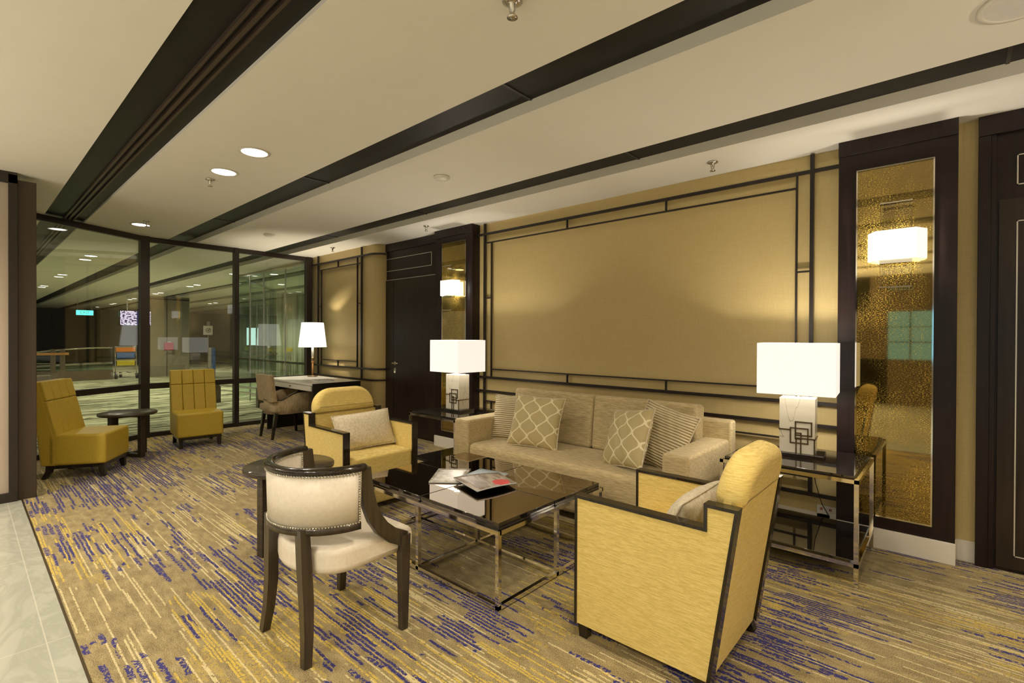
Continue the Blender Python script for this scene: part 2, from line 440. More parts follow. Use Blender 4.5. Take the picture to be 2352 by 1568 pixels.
# seams between grille panels, and the tracks in the nearest slot
b = MB()
for x in (-1.87, -4.27, -6.6, .5): b.box(x - .008, 1.916, ZC + .064, x + .008, 2.254, ZC + .0705)
for x in (-1.85, -4.5, -6.5, .2): b.box(x - .008, 3.201, ZC + .064, x + .008, 3.559, ZC + .0705)
struct('trim_1', b, 'lattice_black')
b = MB()
for y, w in ((.795, .014), (.835, .02), (.875, .014)): b.box(-45, y - w / 2, ZC + .002, 4.5, y + w / 2, ZC + .022)
struct('trim_2', b, 'post_brown')

# main wall
b = MB(); b.box(-4.95, YW, 0, 4.5, YW + .2, ZC); struct('wall_back', b, 'wall_linen')
# bay wall left of the door with rounded end
b = MB()
pts = [(-8.2, 3.98)] + [(-6.30 + .16 * math.sin(R(a)), 4.14 - .16 * math.cos(R(a))) for a in range(0, 91, 10)] + [(-6.14, 4.34), (-8.2, 4.34)]
b.poly([(x, y, 0) for x, y in pts], (0, 0, ZC)); struct('wall_left_bay', b, 'wall_linen')
b = MB(); b.box(-8.2, 4.32, 0, 4.5, 4.5, ZC + .3); struct('wall_back_core', b, 'dark_wall')
b = MB(); b.box(-4.21, YW - .012, 0, -.60, YW + .01, .115, .003); struct('baseboard_back', b, 'white_paint')
b = MB(); b.box(.02, YW - .012, 0, .12, YW + .01, .13, .003); struct('baseboard_right', b, 'white_paint')
b = MB(); b.box(-8.1, 3.965, 0, -6.32, 3.985, .115, .003); struct('baseboard_left', b, 'white_paint')
# unseen far side of the lounge
b = MB()
b.box(-7.3, -5.2, 0, -1.02, -5, ZC); b.box(-4.2, -5.2, 1.95, 4.5, -5, ZC); b.box(-4.2, -5.2, 0, 4.5, -5, .95); b.box(-1.32, -5.1, .95, -1.02, -4.95, ZC)
struct('wall_front', b, 'panel_bronze')
b = MB(); b.box(-4.2, -5.12, .95, 4.5, -5.1, 1.95); struct('window_4', b, 'night_window')
b = MB()
for x in (-.65, .25, 1.15, -2.4, -3.3, 2.1): b.box(x - .012, -5.1, .95, x + .012, -5.07, 1.95)
b.box(-4.2, -5.1, 1.30, 4.5, -5.08, 1.32); b.box(-4.2, -5.1, 1.62, 4.5, -5.085, 1.635)
struct('trim_4', b, 'frame_bronze')
b = MB(); b.box(4.3, -5, 0, 4.5, 4.2, ZC); struct('wall_right', b, 'wall_linen')

# ---- lattice rails on the walls
def lattice(name, label, Yr, T0, hs, vs, extra=None, off=(0, 0, 0)):
    b = MB(off)
    for x0, x1, z, t in hs: b.box(x0, Yr - .011, z - t / 2, x1, Yr + .011, z + t / 2)
    for x, z0, z1, t in vs: b.box(x - t / 2, Yr - .012, z0, x + t / 2, Yr + .010, z1)
    # short pegs holding the rails off the wall
    for x, z in T0: b.box(x - .008, Yr + .01, z - .008, x + .008, Yr + .03, z + .008)
    if extra: extra(b)
    o = obj(name, b, 'lattice_black'); return tag(o, label, 'wall lattice')
K, N = .025, .012
xl, xil, xir, xr = -4.10, -3.988, -.860, -.763
lattice('wall_lattice', 'dark metal rail lattice framing the large linen wall panel above the sofa', 4.105,
        [(x, z) for x in (xl, -2.92, -1.868, xr) for z in (2.58, .905)],
        [(-4.22, -.59, 2.58, K), (xl, xir, 2.475, N), (xil, xir, 1.003, N), (-4.22, -.59, .905, K), (-4.22, -.59, .745, K),
         (xl, xr, .630, N), (xl, xr, .368, N), (-4.22, -.59, .245, K), (xl, xil, 1.83, N), (xir, xr, 1.86, N)],
        [(xl, .245, 2.70, K), (xr, .245, 2.70, K), (xil, .905, 2.475, N), (xir, .905, 2.58, N),
         (-2.923, 2.475, 2.58, N), (-1.870, 2.475, 2.58, N), (-2.913, .905, 1.003, N), (-1.862, .905, 1.003, N),
         (xil, .368, .630, N), (xir, .368, .63, N)])
def bend(b):
    for z in (2.57, .905, .745):
        P = [(-6.52, 3.955, z)] + [(-6.30 + .185 * math.sin(R(a)), 4.14 - .185 * math.cos(R(a)), z) for a in range(0, 81, 10)]
        b.sweep(P, K * .8, K)
lattice('wall_lattice', 'dark metal rail lattice on the narrow wall beside the desk', 3.955,
        [(x, z) for x in (-7.85, -7.2, -6.52) for z in (2.57, .905)],
        [(-8.06, -6.50, 2.57, K), (-7.85, -6.52, 2.465, N), (-7.735, -6.635, 1.003, N), (-8.02, -6.5, .905, K), (-8.0, -6.5, .745, K),
         (-7.85, -7.735, 1.87, N), (-6.635, -6.52, 1.87, N)],
        [(-7.85, .745, 2.70, K), (-6.52, .745, 2.70, K), (-7.735, .905, 2.465, N), (-6.635, .905, 2.57, N), (-7.2, 2.465, 2.57, N), (-7.2, .905, 1.003, N)], bend)

# ---- timber pilasters with gold mirror panels
def pilaster(x0, x1, y0, label, px0, px1, pz0, pz1):
    t = thing('timber_pilaster', label, 'pilaster', ((x0 + x1) / 2, y0, 0), 0)
    o = ((x0 + x1) / 2, y0, 0)
    b = MB(o); b.box(x0, y0, .125, x1, YW, ZC, .003); obj('body', b, 'dark_wood', t)
    b = MB(o); b.box(x0 - .0, y0 - .012, 2.61, x1, y0, ZC, .002); obj('cornice', b, 'dark_wood', t)
    b = MB(o); b.box(x0 + .004, y0 - .018, 0, x1 + .003, YW - .0, .130, .003); obj('skirting', b, 'white_paint', t)
    b = MB(o); b.box(px0, y0 - .006, pz0, px1, y0 - .001, pz1); obj('mirror_panel', b, 'gold_mirror', t)
    w = .008; b = MB(o)
    for a in ((px0 - w, pz0 - w, px0, pz1 + w), (px1, pz0 - w, px1 + w, pz1 + w), (px0, pz1, px1, pz1 + w), (px0, pz0 - w, px1, pz0)):
        b.box(a[0], y0 - .010, a[1], a[2], y0 + .001, a[3])
    obj('mirror_trim', b, 'chrome', t); return t
pilaster(-.590, .020, 4.018, 'wide near timber pilaster with a tall gold mirror, right of the sofa', -.480, -.095, .215, 2.49)
pilaster(-4.90, -4.219, 4.018, 'far timber pilaster with a narrow gold mirror, between door and sofa', -4.755, -4.335, .215, 2.53)

def sconce(x, y, z, label):
    t = thing('wall_sconce', label, 'wall lamp', (x, y, z), 0, 'wall sconces on the gold mirrors')
    b = MB()
    def ring(zz, g=0): return [(-.150 + g, -.03, zz), (-.103 + g * .6, -.125 + g, zz), (.103 - g * .6, -.125 + g, zz), (.150 - g, -.03, zz)]
    b.loft([ring(-.092), ring(.092)], caps=False, closed=False, smooth=False)
    b.loft([ring(.092), ring(.092, .008), ring(-.092, .008), ring(-.092)], caps=False, closed=False, smooth=False)
    obj('shade', b, 'sconce_shade', t)
    for za, zb in ((.095, .262), (-.262, -.118)):
        b = MB(); b.box(-.080, -.105, za, .080, -.050, zb, .003); obj('acrylic_block', b, 'acrylic', t)
    for za, zb in ((.2625, .270), (-.270, -.2625), (-.116, -.094)):
        b = MB(); b.box(-.082, -.107, za, .082, -.048, zb); obj('end_cap', b, 'chrome', t)
    b = MB(); b.box(-.03, -.05, -.03, .03, -.002, .03); obj('bracket', b, 'chrome', t)
    l = light('POINT', (0, -.075, .0), 9, (1, .90, .78), .02, name='sconce_bulb'); l.parent = t
    return t
sconce(-.270, 4.012, 1.965, 'glowing white box sconce on the near gold mirror, right of the sofa')
sconce(-4.545, 4.012, 1.965, 'glowing white box sconce on the far gold mirror beside the door')

# ---- doors
def door(n, x0, x1, yf, leaf0, leaf1, seam, ztop, hinges=True, right=False):
    b = MB(); b.box(x0, yf, 0, x1, yf + .19, ZC - .002)
    if not right:
        b.box(x0, yf - .02, 2.60, x1, yf, ZC, .002); b.box(x0, yf - .02, 0, leaf0 - .01, yf, 2.6, .002)
    else:
        b.box(x0, yf - .03, 0, x0 + .055, yf, 2.588, .002); b.box(x0 + .055, yf - .018, 0, x0 + .08, yf, 2.6, .002); b.box(x0, yf - .031, 2.59, x1, yf, ZC - .001, .002)
    d = struct('door_%d' % n, b, 'dark_wood')
    b = MB(); b.box(leaf0, yf - .012, .02, seam - .004, yf, ztop, .002); obj('door_leaf', b, 'door_wood', d)
    b = MB(); b.box(seam + .004, yf - .012, .02, leaf1, yf, ztop, .002); obj('door_leaf', b, 'door_wood', d)
    w = .006; b = MB(); f = yf - .015
    if not right:
        b.box(leaf0 - .01, f, ztop, leaf1 + .01, f + .01, ztop + w); b.box(leaf0 - .012, f, .02, leaf0 - .006, f + .01, ztop); b.box(leaf1 + .006, f, .02, leaf1 + .012, f + .01, ztop)
        zz = (2.316, 2.495); xx = (leaf0 + .08, leaf1 - .09)
    else:
        zz = (2.276, 2.454); xx = (x0 + .165, x1 - .25)
        for a, c_ in ((x0 + .165, x0 + .171),): b.box(a, f, .097, c_, f + .01, 2.067)
        b.box(x0 + .165, f, .097, x1 - .25, f + .01, .103); b.box(x0 + .165, f, 2.061, x1 - .25, f + .01, 2.067)
    f = yf - .006
    for a in ((xx[0], zz[0], xx[0] + w, zz[1]), (xx[1] - w, zz[0], xx[1], zz[1]), (xx[0], zz[0], xx[1], zz[0] + w), (xx[0], zz[1] - w, xx[1], zz[1])):
        b.box(a[0], f, a[1], a[2], f + .01, a[3])
    obj('door_inlay', b, 'inlay_metal', d)
    if hinges:
        b = MB()
        for z in (1.72, 1.34, .92): b.cyl((leaf0 - .015, yf - .025), .010, z, z + .11, 12)
        obj('door_hinge', b, 'inlay_metal', d)
        b = MB(); hx = -5.905; T = Matrix.Translation((hx, yf - .012, 1.0)) @ Matrix.Rotation(R(90), 4, 'X')
        b.cyl((0, 0), .026, 0, .010, 24, T=T); b.cyl((0, 0), .010, 0, .055, 16, T=T)
        b.sweep([(hx, yf - .062, 1.0), (hx + .06, yf - .062, 1.002), (hx + .13, yf - .058, 1.0)], .016, .016, rnd=10)
        T2 = Matrix.Translation((hx, yf - .012, .90)) @ Matrix.Rotation(R(90), 4, 'X'); b.cyl((0, 0), .026, 0, .010, 24, T=T2, sy=1.5); b.cyl((0, 0), .008, 0, .016, 12, T=T2)
        obj('door_handle', b, 'chrome', d)
door(1, -6.40, -4.90, 4.13, -6.30, -5.02, -5.95, 2.185)
door(2, .110, 1.6, 4.125, .20, 1.5, 1.1, 2.20, hinges=False, right=True)

# ---- glazed partition
def gwall(n, a, c, posts, rails):
    """window n from point a to c (xy); posts at fractions with width"""
    a = Vector((*a, 0)); c = Vector((*c, 0)); d = (c - a); L = d.length; d.normalize(); ang = math.atan2(d.y, d.x)
    T = Matrix.Translation(a) @ Matrix.Rotation(ang, 4, 'Z')
    b = MB()
    for z0, z1 in rails: b.box(0, -.03, z0, L, .03, z1, T=T)
    for s, w, dp in posts: b.box(s - w / 2, -dp / 2, 0, s + w / 2, dp / 2, ZC - .001, T=T)
    o = struct('window_%d' % n, b, 'frame_bronze')
    b = MB(); b.box(.0, -.006, .06, L, .006, ZC - .06, T=T); obj('glass_pane', b, 'window_glass', o)
    return o
rl = [(0, .06), (.655, .728), (ZC - .07, ZC - .001)]
gwall(1, (-7.02, -.29), (-8.10, 1.60), [(.03, .06, .08)], rl)
gwall(2, (-8.13, 1.62), (-8.13, 2.79), [(.03, .10, .13)], rl)
gwall(3, (-8.13, 2.79), (-8.13, 3.98), [(.0, .065, .09), (1.13, .09, .10)], rl)
# ---- partition on the left edge
b = MB(); b.box(-5.92, .315, 0, -5.79, .430, 2.66, .004); struct('wall_left_post', b, 'post_brown')
b = MB(); b.box(-5.86, -2.4, 0, -5.76, .315, .075); b.box(-5.86, .262, .075, -5.755, .315, 2.69); b.box(-5.86, -2.4, 2.62, -5.755, .315, ZC); b.box(-5.86, -2.4, .075, -5.76, -2.3, 2.62)
lp = struct('wall_left', b, 'frame_bronze')
b = MB(); b.box(-5.83, -2.3, .075, -5.79, .262, 2.62); obj('frosted_pane', b, 'frosted_panel', lp)

# ------------------------------------------------------------------ ceiling fittings
def downlight(x, y, label, group, lens='downlight_lens', r=.088):
    t = thing('ceiling_downlight', label, 'downlight', (x, y, ZC), 0, group)
    b = MB(); b.lathe((0, 0), [(r, .0), (r + .014, -.002), (r + .016, -.006), (r, -.008), (r - .004, -.004), (r - .004, .0)], 40, caps=False); obj('trim_ring', b, 'plastic_white', t)
    b = MB(); b.cyl((0, 0), r - .004, -.005, -.001, 40); obj('lens', b, lens, t)
    return t
downlight(-3.79, 1.425, 'right one of the glowing pair of recessed ceiling downlights', 'lounge downlights')
downlight(-4.43, 1.430, 'left one of the glowing pair of recessed ceiling downlights, nearer the small sprinkler', 'lounge downlights')
downlight(-7.28, 1.445, 'single glowing downlight in the ceiling just inside the glass wall', 'lounge downlights')
k = 0
gl = 'terminal downlights seen through the glass'
for x, y in [(-10.76, 1.457), (-11.36, 1.461), (-14.55, 1.49), (-15.15, 1.49), (-18.2, 1.50), (-18.75, 1.50), (-11.5, 3.90), (-14.68, 4.11), (-15.28, 4.11), (-18.24, 4.12), (-18.8, 4.11), (-21.8, 4.14), (-22.5, 4.14),
             (-25.8, 4.24), (-26.4, 4.24), (-29.6, 4.24), (-22.0, 6.8), (-22.65, 6.8), (-10.86, 4.483), (-12.84, 5.48)]:
    zone = 'row over the concourse left of the corner mullion' if y < 2 else ('group above the glass corridor at right' if (y > 4.4 and x > -13) else ('far row behind the wide pillar' if y > 6 else 'middle row of the concourse ceiling'))
    downlight(x, y, 'small lit downlight outside the glass, ' + zone, gl + (', ' + zone), 'downlight_far', .085)
def sprinkler(x, y, label, s=1.0):
    b = MB(); b.lathe((0, 0), [(.001, 0), (.034, 0), (.036, -.006), (.020, -.014), (.011, -.016), (.010, -.04), (.007, -.042), (.006, -.056), (.018, -.058), (.019, -.062), (.001, -.063)], 20)
    b.bar((-.014, 0, -.018), (-.007, 0, -.056), .004); b.bar((.014, 0, -.018), (.007, 0, -.056), .004)
    o = obj('ceiling_sprinkler', b, 'steel'); o.location = (x, y, ZC); o.scale = (s, s, s)
    return tag(o, label, 'sprinkler', 'ceiling sprinklers')
sprinkler(-1.312, 1.462, 'large near sprinkler head cut by the top edge of the photo', 1.15)
sprinkler(-4.73, 1.42, 'sprinkler head just beside the pair of lit downlights')
sprinkler(-7.03, 1.45, 'sprinkler head overlapping the single downlight near the glass wall')
sprinkler(-1.368, 3.81, 'sprinkler head above the right end of the big wall lattice', 1.1)
sprinkler(-4.727, 3.73, 'sprinkler head above the dark double door')
sprinkler(-6.94, 3.72, 'sprinkler head above the desk wall at the far end')
def detector(x, y, label, r):
    b = MB(); b.lathe((0, 0), [(.001, 0), (r, 0), (r, -.012), (r * .8, -.024), (r * .55, -.030), (.001, -.032)], 32)
    o = obj('smoke_detector', b, 'plastic_white'); o.location = (x, y, ZC); return tag(o, label, 'smoke detector', 'smoke detectors')
detector(-3.19, 2.68, 'round white smoke detector on the ceiling strip above the sofa', .068)
detector(-6.69, 2.70, 'far round white smoke detector near the glass wall', .068)
t = thing('ceiling_speaker', 'large round white ceiling speaker cut by the top right corner', 'speaker', (.20, 2.80, ZC))
b = MB(); b.lathe((0, 0), [(.115, 0), (.138, 0), (.140, -.008), (.118, -.012), (.115, -.006)], 40, caps=False); obj('rim', b, 'plastic_white', t)
b = MB(); b.cyl((0, 0), .116, -.008, -.001, 40); obj('grille', b, 'mag_paper', t)

# ------------------------------------------------------------------ furniture
def tube_frame(b, segs, w):
    for a, c in segs: b.bar(a, c, w)
# coffee table
ox, oy = -2.33, 2.275
t = thing('coffee_table', 'low square coffee table with black glass top on a chrome tube frame', 'table', (ox, oy, 0))
X0, X1, Y0, Y1, H = -.645, .645, -.485, .485, .405
b = MB(); w = .022
for z in (.020, H - .011):
    b = MB()
    for y in (Y0, Y1): b.box(X0 - w / 2, y - w / 2, z - w / 2, X1 + w / 2, y + w / 2, z + w / 2)
    for x in (X0, X1): b.box(x - w / 2, Y0, z - w / 2, x + w / 2, Y1, z + w / 2)
    b.box(X0, -w / 2, z - w / 2, X1, w / 2, z + w / 2); b.box(-w / 2, Y0, z - w / 2, w / 2, Y1, z + w / 2)
    obj('lower_frame' if z < .1 else 'upper_frame', b, 'chrome', t)
for x in (X0, 0, X1):
    for y in (Y0, 0, Y1):
        b = MB(); b.box(x - w / 2, y - w / 2, 0, x + w / 2, y + w / 2, H - .022); obj('leg', b, 'chrome', t)
for sx in (0, 1):
    for sy in (0, 1):
        xa, xb = (X0 + .012, -.003) if sx == 0 else (.003, X1 - .012); ya, yb = (Y0 + .012, -.003) if sy == 0 else (.003, Y1 - .012)
        b = MB(); b.box(xa, ya, H + .0, xb, yb, H + .030, .002); gt = obj('glass_top', b, 'black_gloss', t)
        gt.data.materials.append(M['bronze_mirror'])
        for f_ in gt.data.polygons:
            if f_.normal.z > .99: f_.material_index = 1

# end tables
def end_table(x0, x1, y0, y1, label):
    cx, cy = (x0 + x1) / 2, (y0 + y1) / 2
    t = thing('end_table', label, 'side table', (cx, cy, 0), 0, 'chrome end tables beside the sofa')
    hx, hy = (x1 - x0) / 2 - .011, (y1 - y0) / 2 - .011
    w = .022
    for z in (.125, .585):
        b = MB()
        for y in (-hy, hy): b.box(-hx - w / 2, y - w / 2, z - w / 2, hx + w / 2, y + w / 2, z + w / 2)
        for x in (-hx, hx): b.box(x - w / 2, -hy, z - w / 2, x + w / 2, hy, z + w / 2)
        obj('lower_frame' if z < .3 else 'upper_frame', b, 'chrome', t)
    for x in (-hx, hx):
        for y in (-hy, hy):
            b = MB(); b.box(x - w / 2, y - w / 2, .006, x + w / 2, y + w / 2, .60); b.cyl((x, y), .012, 0, .006, 12); obj('leg', b, 'chrome', t)
    b = MB(); b.box(-hx + .012, -hy + .012, .592, hx - .012, hy - .012, .612, .002); obj('top', b, 'black_gloss', t)
    b = MB(); b.box(-hx + .012, -hy + .012, .132, hx - .012, hy - .012, .146, .002); obj('shelf', b, 'black_gloss', t)
    return t
end_table(-1.115, -.375, 3.265, 3.97, 'chrome end table with black glass top at the right end of the sofa')
end_table(-4.16, -3.45, 3.07, 3.78, 'chrome end table with black glass top behind the left arm of the sofa')

def box_lamp(x, y, z, label, sx=.215, sy=.19, rz=0):
    t = thing('table_lamp', label, 'table lamp', (x, y, z), rz, 'marble table lamps on the end tables')
    b = MB(); b.box(-.15, -.10, 0, .15, .10, .022, .002); obj('plinth', b, 'black_gloss', t)
    b = MB(); b.box(-.100, -.072, .022, .100, .072, .375, .002); obj('marble_block', b, 'lamp_marble', t)
    b = MB(); f = -.0745; q = .008; l = .003
    def rect(x0, z0, x1, z1):
        for a in ((x0, z0, x0 + q, z1), (x1 - q, z0, x1, z1), (x0, z0, x1, z0 + q), (x0, z1 - q, x1, z1)): b.box(a[0], f - l, a[1], a[2], f + l, a[3])
    rect(-.011, .135, .086, .228); rect(-.039, .084, .066, .187); rect(-.011, .112, .028, .156)
    b.box(-.104, f - l, .166, -.035, f + l, .174); b.box(-.104, f, .166, -.099, .0725, .174)
    b.box(-.007, f - l, .022, .001, f + l, .120); b.box(.019, f - l, .022, .027, f + l, .120); b.box(-.007, f - l, .116, .104, f + l, .124)
    b.box(.094, f - l, .022, .102, f + l, .120); b.box(.099, f, .116, .104, .0725, .124)
    obj('fretwork', b, 'brass_dark', t)
    b = MB(); b.cyl((0, 0), .007, .375, .60, 12); b.cyl((0, 0), .018, .375, .381, 20)
    b.bar((-sx + .01, 0, .58), (sx - .01, 0, .58), .004); b.bar((0, -sy + .01, .58), (0, sy - .01, .58), .004)
    obj('stem', b, 'chrome', t)
    b = MB(); z0, z1 = .405, .730
    r0 = [(-sx, -sy), (sx, -sy), (sx, sy), (-sx, sy)]; g_ = .003
    r1 = [(-sx + g_, -sy + g_), (sx - g_, -sy + g_), (sx - g_, sy - g_), (-sx + g_, sy - g_)]
    b.loft([[(x_, y_, z_) for x_, y_ in r] for r, z_ in ((r0, z0), (r0, z1), (r1, z1), (r1, z0), (r0, z0))], caps=False, smooth=False)
    obj('lamp_shade', b, 'shade_linen', t)
    b = MB(); b.ball((0, 0, .53), .028, 2, 1.3); obj('bulb', b, 'downlight_far', t)
    for zz, e_ in ((.60, 14), (.50, 8)):
        l_ = light('POINT', (0, 0, zz), e_, (1, .90, .75), .035, name='lamp_bulb'); l_.parent = t
    return t
LR = box_lamp(-.75, 3.66, .612, 'white rectangular shade lamp on marble block, on the right end table', rz=5)
box_lamp(-3.83, 3.44, .612, 'white rectangular shade lamp on marble block, on the left end table')

# sofa (faces -Y)
sx0, sx1, sy0, sy1 = -3.42, -1.22, 3.03, 3.86
ox, oy = (sx0 + sx1) / 2, (sy0 + sy1) / 2
t = thing('sofa', 'long taupe chenille sofa with wide flat arms against the lattice wall', 'sofa', (ox, oy, 0))
o = (ox, oy, 0)
b = MB(o); b.box(sx0 + .02, sy0 + .03, .05, sx1 - .02, sy1 - .02, .28, .02, 3); obj('base', b, 'sofa_chenille', t)
b = MB(o)
n = 14; rings = []
b.box(sx0 + .185, sy0 + .0, .055, sx1 - .185, sy1 - .22, .425, .045, 5); obj('seat_cushion', b, 'sofa_chenille', t)
for xa, xb in ((sx0, sx0 + .185), (sx1 - .185, sx1)):
    b = MB(o); b.box(xa, sy0 + .0, .05, xb, sy1 - .02, .625, .022, 4); obj('arm', b, 'sofa_chenille', t)
b = MB(o); b.box(sx0 + .0, sy1 - .10, .05, sx1 + .02, sy1, .765, .02, 4); obj('back_frame', b, 'sofa_chenille', t)
xm = (sx0 + sx1) / 2
for xa, xb in ((sx0 + .19, xm - .002), (xm + .002, sx1 - .19)):
    b = MB(o); T = Matrix.Translation((0, sy1 - .10, .40)) @ Matrix.Rotation(R(-6), 4, 'X')
    b.box(xa, -.15, 0, xb, 0, .465, .03, 5, T=T); obj('back_cushion', b, 'sofa_chenille', t)
for xa in (sx0 + .12, sx1 - .12):
    for ya in (sy0 + .08, sy1 - .08):
        b = MB(o); b.bar((xa, ya, .06), (xa, ya, 0), .05, w2=.035, h2=.035); obj('leg', b, 'black_satin', t)

def pillow(name, label, cat, w, h, th, mat, loc, rot, group=None, pinch=.08, uvs=(1, 1), pleat=0, nu=28):
    """knife-edged cushion in local XZ plane, thickness along Y"""
    bm = bmesh.new(); uvl = bm.loops.layers.uv.new('UVMap')
    def P(u, v, s):
        a = (1 - abs(u) ** 2.6); c = (1 - abs(v) ** 2.6)
        tt = th / 2 * (max(a, 0) ** .55) * (max(c, 0) ** .55)
        px = w / 2 * u * (1 - pinch * (1 - v * v) * abs(u) ** 2); pz = h / 2 * v * (1 - pinch * (1 - u * u) * abs(v) ** 2)
        wr = .004 * math.sin(u * 17 + v * 9) * (1 - abs(u)) + pleat * math.sin(v * 60) * (abs(u) > .8) * .006
        return Vector((px, s * tt + wr * s, pz))
    V = {}
    for s in (-1, 1):
        for i in range(nu + 1):
            for j in range(nu + 1):
                u = -1 + 2 * i / nu; v = -1 + 2 * j / nu
                edge = i in (0, nu) or j in (0, nu)
                if edge and s == 1: V[s, i, j] = V[-1, i, j]; continue
                V[s, i, j] = bm.verts.new(P(u, v, s))
    for s in (-1, 1):
        for i in range(nu):
            for j in range(nu):
                q = [(i, j), (i + 1, j), (i + 1, j + 1), (i, j + 1)]
                if s == 1: q = q[::-1]
                f = bm.faces.new([V[s, a, c] for a, c in q]); f.smooth = True
                for lp, (a, c) in zip(f.loops, q): lp[uvl].uv = (a / nu * uvs[0], c / nu * uvs[1])
    me = bpy.data.meshes.new(name); bm.to_mesh(me); bm.free(); me.materials.append(M[mat])
    o = bpy.data.objects.new(name, me); C.objects.link(o); o.location = loc; o.rotation_euler = tuple(R(a) for a in rot)
    if label: tag(o, label, cat, group)
    # welt around the edge
    b = MB()
    ring = []
    for k in range(4 * nu):
        sd, q = divmod(k, nu); f = -1 + 2 * q / nu
        u, v = ((f, -1), (1, f), (-f, 1), (-1, -f))[sd]; ring.append(P(u, v, 0))
    ring.append(ring[0]); b.sweep(ring, .010, .010, up=(0, 1, 0), rnd=6)
    obj('piping', b, mat if mat != 'ogee_fabric' and mat != 'rib_fabric' else 'cream_pillow', o)
    return o
gp = 'scatter cushions on the sofa'
pillow('scatter_cushion', 'finely ribbed beige cushion in the left corner of the sofa', 'cushion', .42, .42, .13, 'rib_fabric', (-3.07, 3.45, .62), (-16, 0, 14), gp, .06)
pillow('scatter_cushion', 'beige cushion with cream ogee lattice pattern at the left end of the sofa', 'cushion', .48, .46, .15, 'ogee_fabric', (-2.71, 3.35, .635), (-20, 2, 13), gp, .07)
pillow('scatter_cushion', 'finely ribbed beige cushion tilted against the right arm of the sofa', 'cushion', .45, .45, .14, 'rib_fabric', (-1.60, 3.46, .64), (-20, 12, -10), gp, .06)
pillow('scatter_cushion', 'beige cushion with cream ogee lattice pattern at the right end of the sofa', 'cushion', .46, .45, .16, 'ogee_fabric', (-1.79, 3.29, .63), (-24, -9, -22), gp, .07)

# club armchairs (front +X)
def armchair(x, y, rz, label, cush_label, D=1.0, W=.66):
    t = thing('club_armchair', label, 'armchair', (x, y, 0), rz, 'yellow club armchairs around the coffee table')
    f, s0, bt, bb = .29 * D, -.275 * D, -.395 * D, -.30 * D
    prof = [(f, .055), (f, .652), (s0, .652), (s0, .745), (bt, .745), (bb, .055)]
    c = .013
    inn = [(f - c, .055 + c), (f - c, .652 - c), (s0 - c, .652 - c), (s0 - c, .745 - c), (bt + c, .745 - c), (bb + c, .055 + c)]
    for sd in (-1, 1):
        y0 = sd * W / 2; y1 = sd * (W / 2 - .052)
        ya, yb = min(y0, y1), max(y0, y1)
        b = MB(); b.poly([(px, ya + .004, pz) for px, pz in inn], (0, yb - ya - .008, 0), smooth=False); pn = obj('side_panel', b, 'yellow_weave', t)
        b = MB()
        for i in range(5):
            a0, a1, i0, i1 = prof[i], prof[i + 1], inn[i], inn[i + 1]
            b.poly([(a0[0], ya, a0[1]), (a1[0], ya, a1[1]), (i1[0], ya, i1[1]), (i0[0], ya, i0[1])], (0, yb - ya, 0), smooth=False)
        obj('wood_edging', b, 'trim_wood', t)
    wi = W / 2 - .054
    b = MB(); b.box(-.20 * D, -wi, .056, f - .004, wi, .440, .022, 4); obj('seat', b, 'yellow_weave', t)
    # reclined back slab from below the seat up to the headrest
    b = MB(); b.poly([(bb + .012, -wi + .002, .058), (bb + .012 + .10, -wi + .002, .058), (bt + .100, -wi + .002, .720), (bt + .008, -wi + .002, .740)], (0, 2 * wi - .004, 0), smooth=False)
    obj('back', b, 'yellow_weave', t)
    # headrest: rounded outline
    P = []; hw, z0, z1, r = wi - .006, .715, .920, .165
    P.append((-hw, z0)); P.append((hw, z0)); P.append((hw, z1 - r))
    for a in range(10, 91, 10): P.append((hw - r + r * math.cos(R(a)), z1 - r + r * math.sin(R(a))))
    for a in range(90, 180, 10): P.append((-hw + r + r * math.cos(R(a)), z1 - r + r * math.sin(R(a))))
    P.append((-hw, z1 - r))
    sl = (bt + .008)
    T = Matrix.Translation((sl - .004, 0, .715)) @ Matrix.Rotation(R(-13), 4, 'Y') @ Matrix.Translation((0, 0, -.715))
    b = MB(); b.poly([(0, yy, zz) for yy, zz in P], (.118, 0, 0), bev=.045, seg=6, T=T); obj('headrest', b, 'yellow_weave', t)
    for lx, ly, out_ in ((f - .035, -W / 2 + .04, 0), (f - .035, W / 2 - .04, 0), (bb + .05, -W / 2 + .04, -.03), (bb + .05, W / 2 - .04, -.03)):
        b = MB(); b.bar((lx, ly, .058), (lx + out_, ly, 0), .048, w2=.038, h2=.038); obj('leg', b, 'trim_wood', t)
    return t
A1 = armchair(-.985, 2.195, 180, 'near yellow woven club armchair seen from behind, at the right foreground', '', 1.04, .64)
A2 = armchair(-3.645, 2.235, 0, 'yellow woven club armchair facing the camera side, left of the coffee table', '', .96, .68)
pillow('lumbar_cushion', 'cream rectangular cushion on the seat of the far yellow armchair', 'cushion', .50, .31, .14, 'cream_pillow', (-3.71, 2.28, .585), (-26, -3, 90 - 8), 'cream cushions in the armchairs', .05)
pillow('lumbar_cushion', 'cream rectangular cushion barely visible on the near yellow armchair seat', 'cushion', .50, .31, .14, 'cream_pillow', (-.885, 2.20, .555), (-26, 0, -90), 'cream cushions in the armchairs', .05)

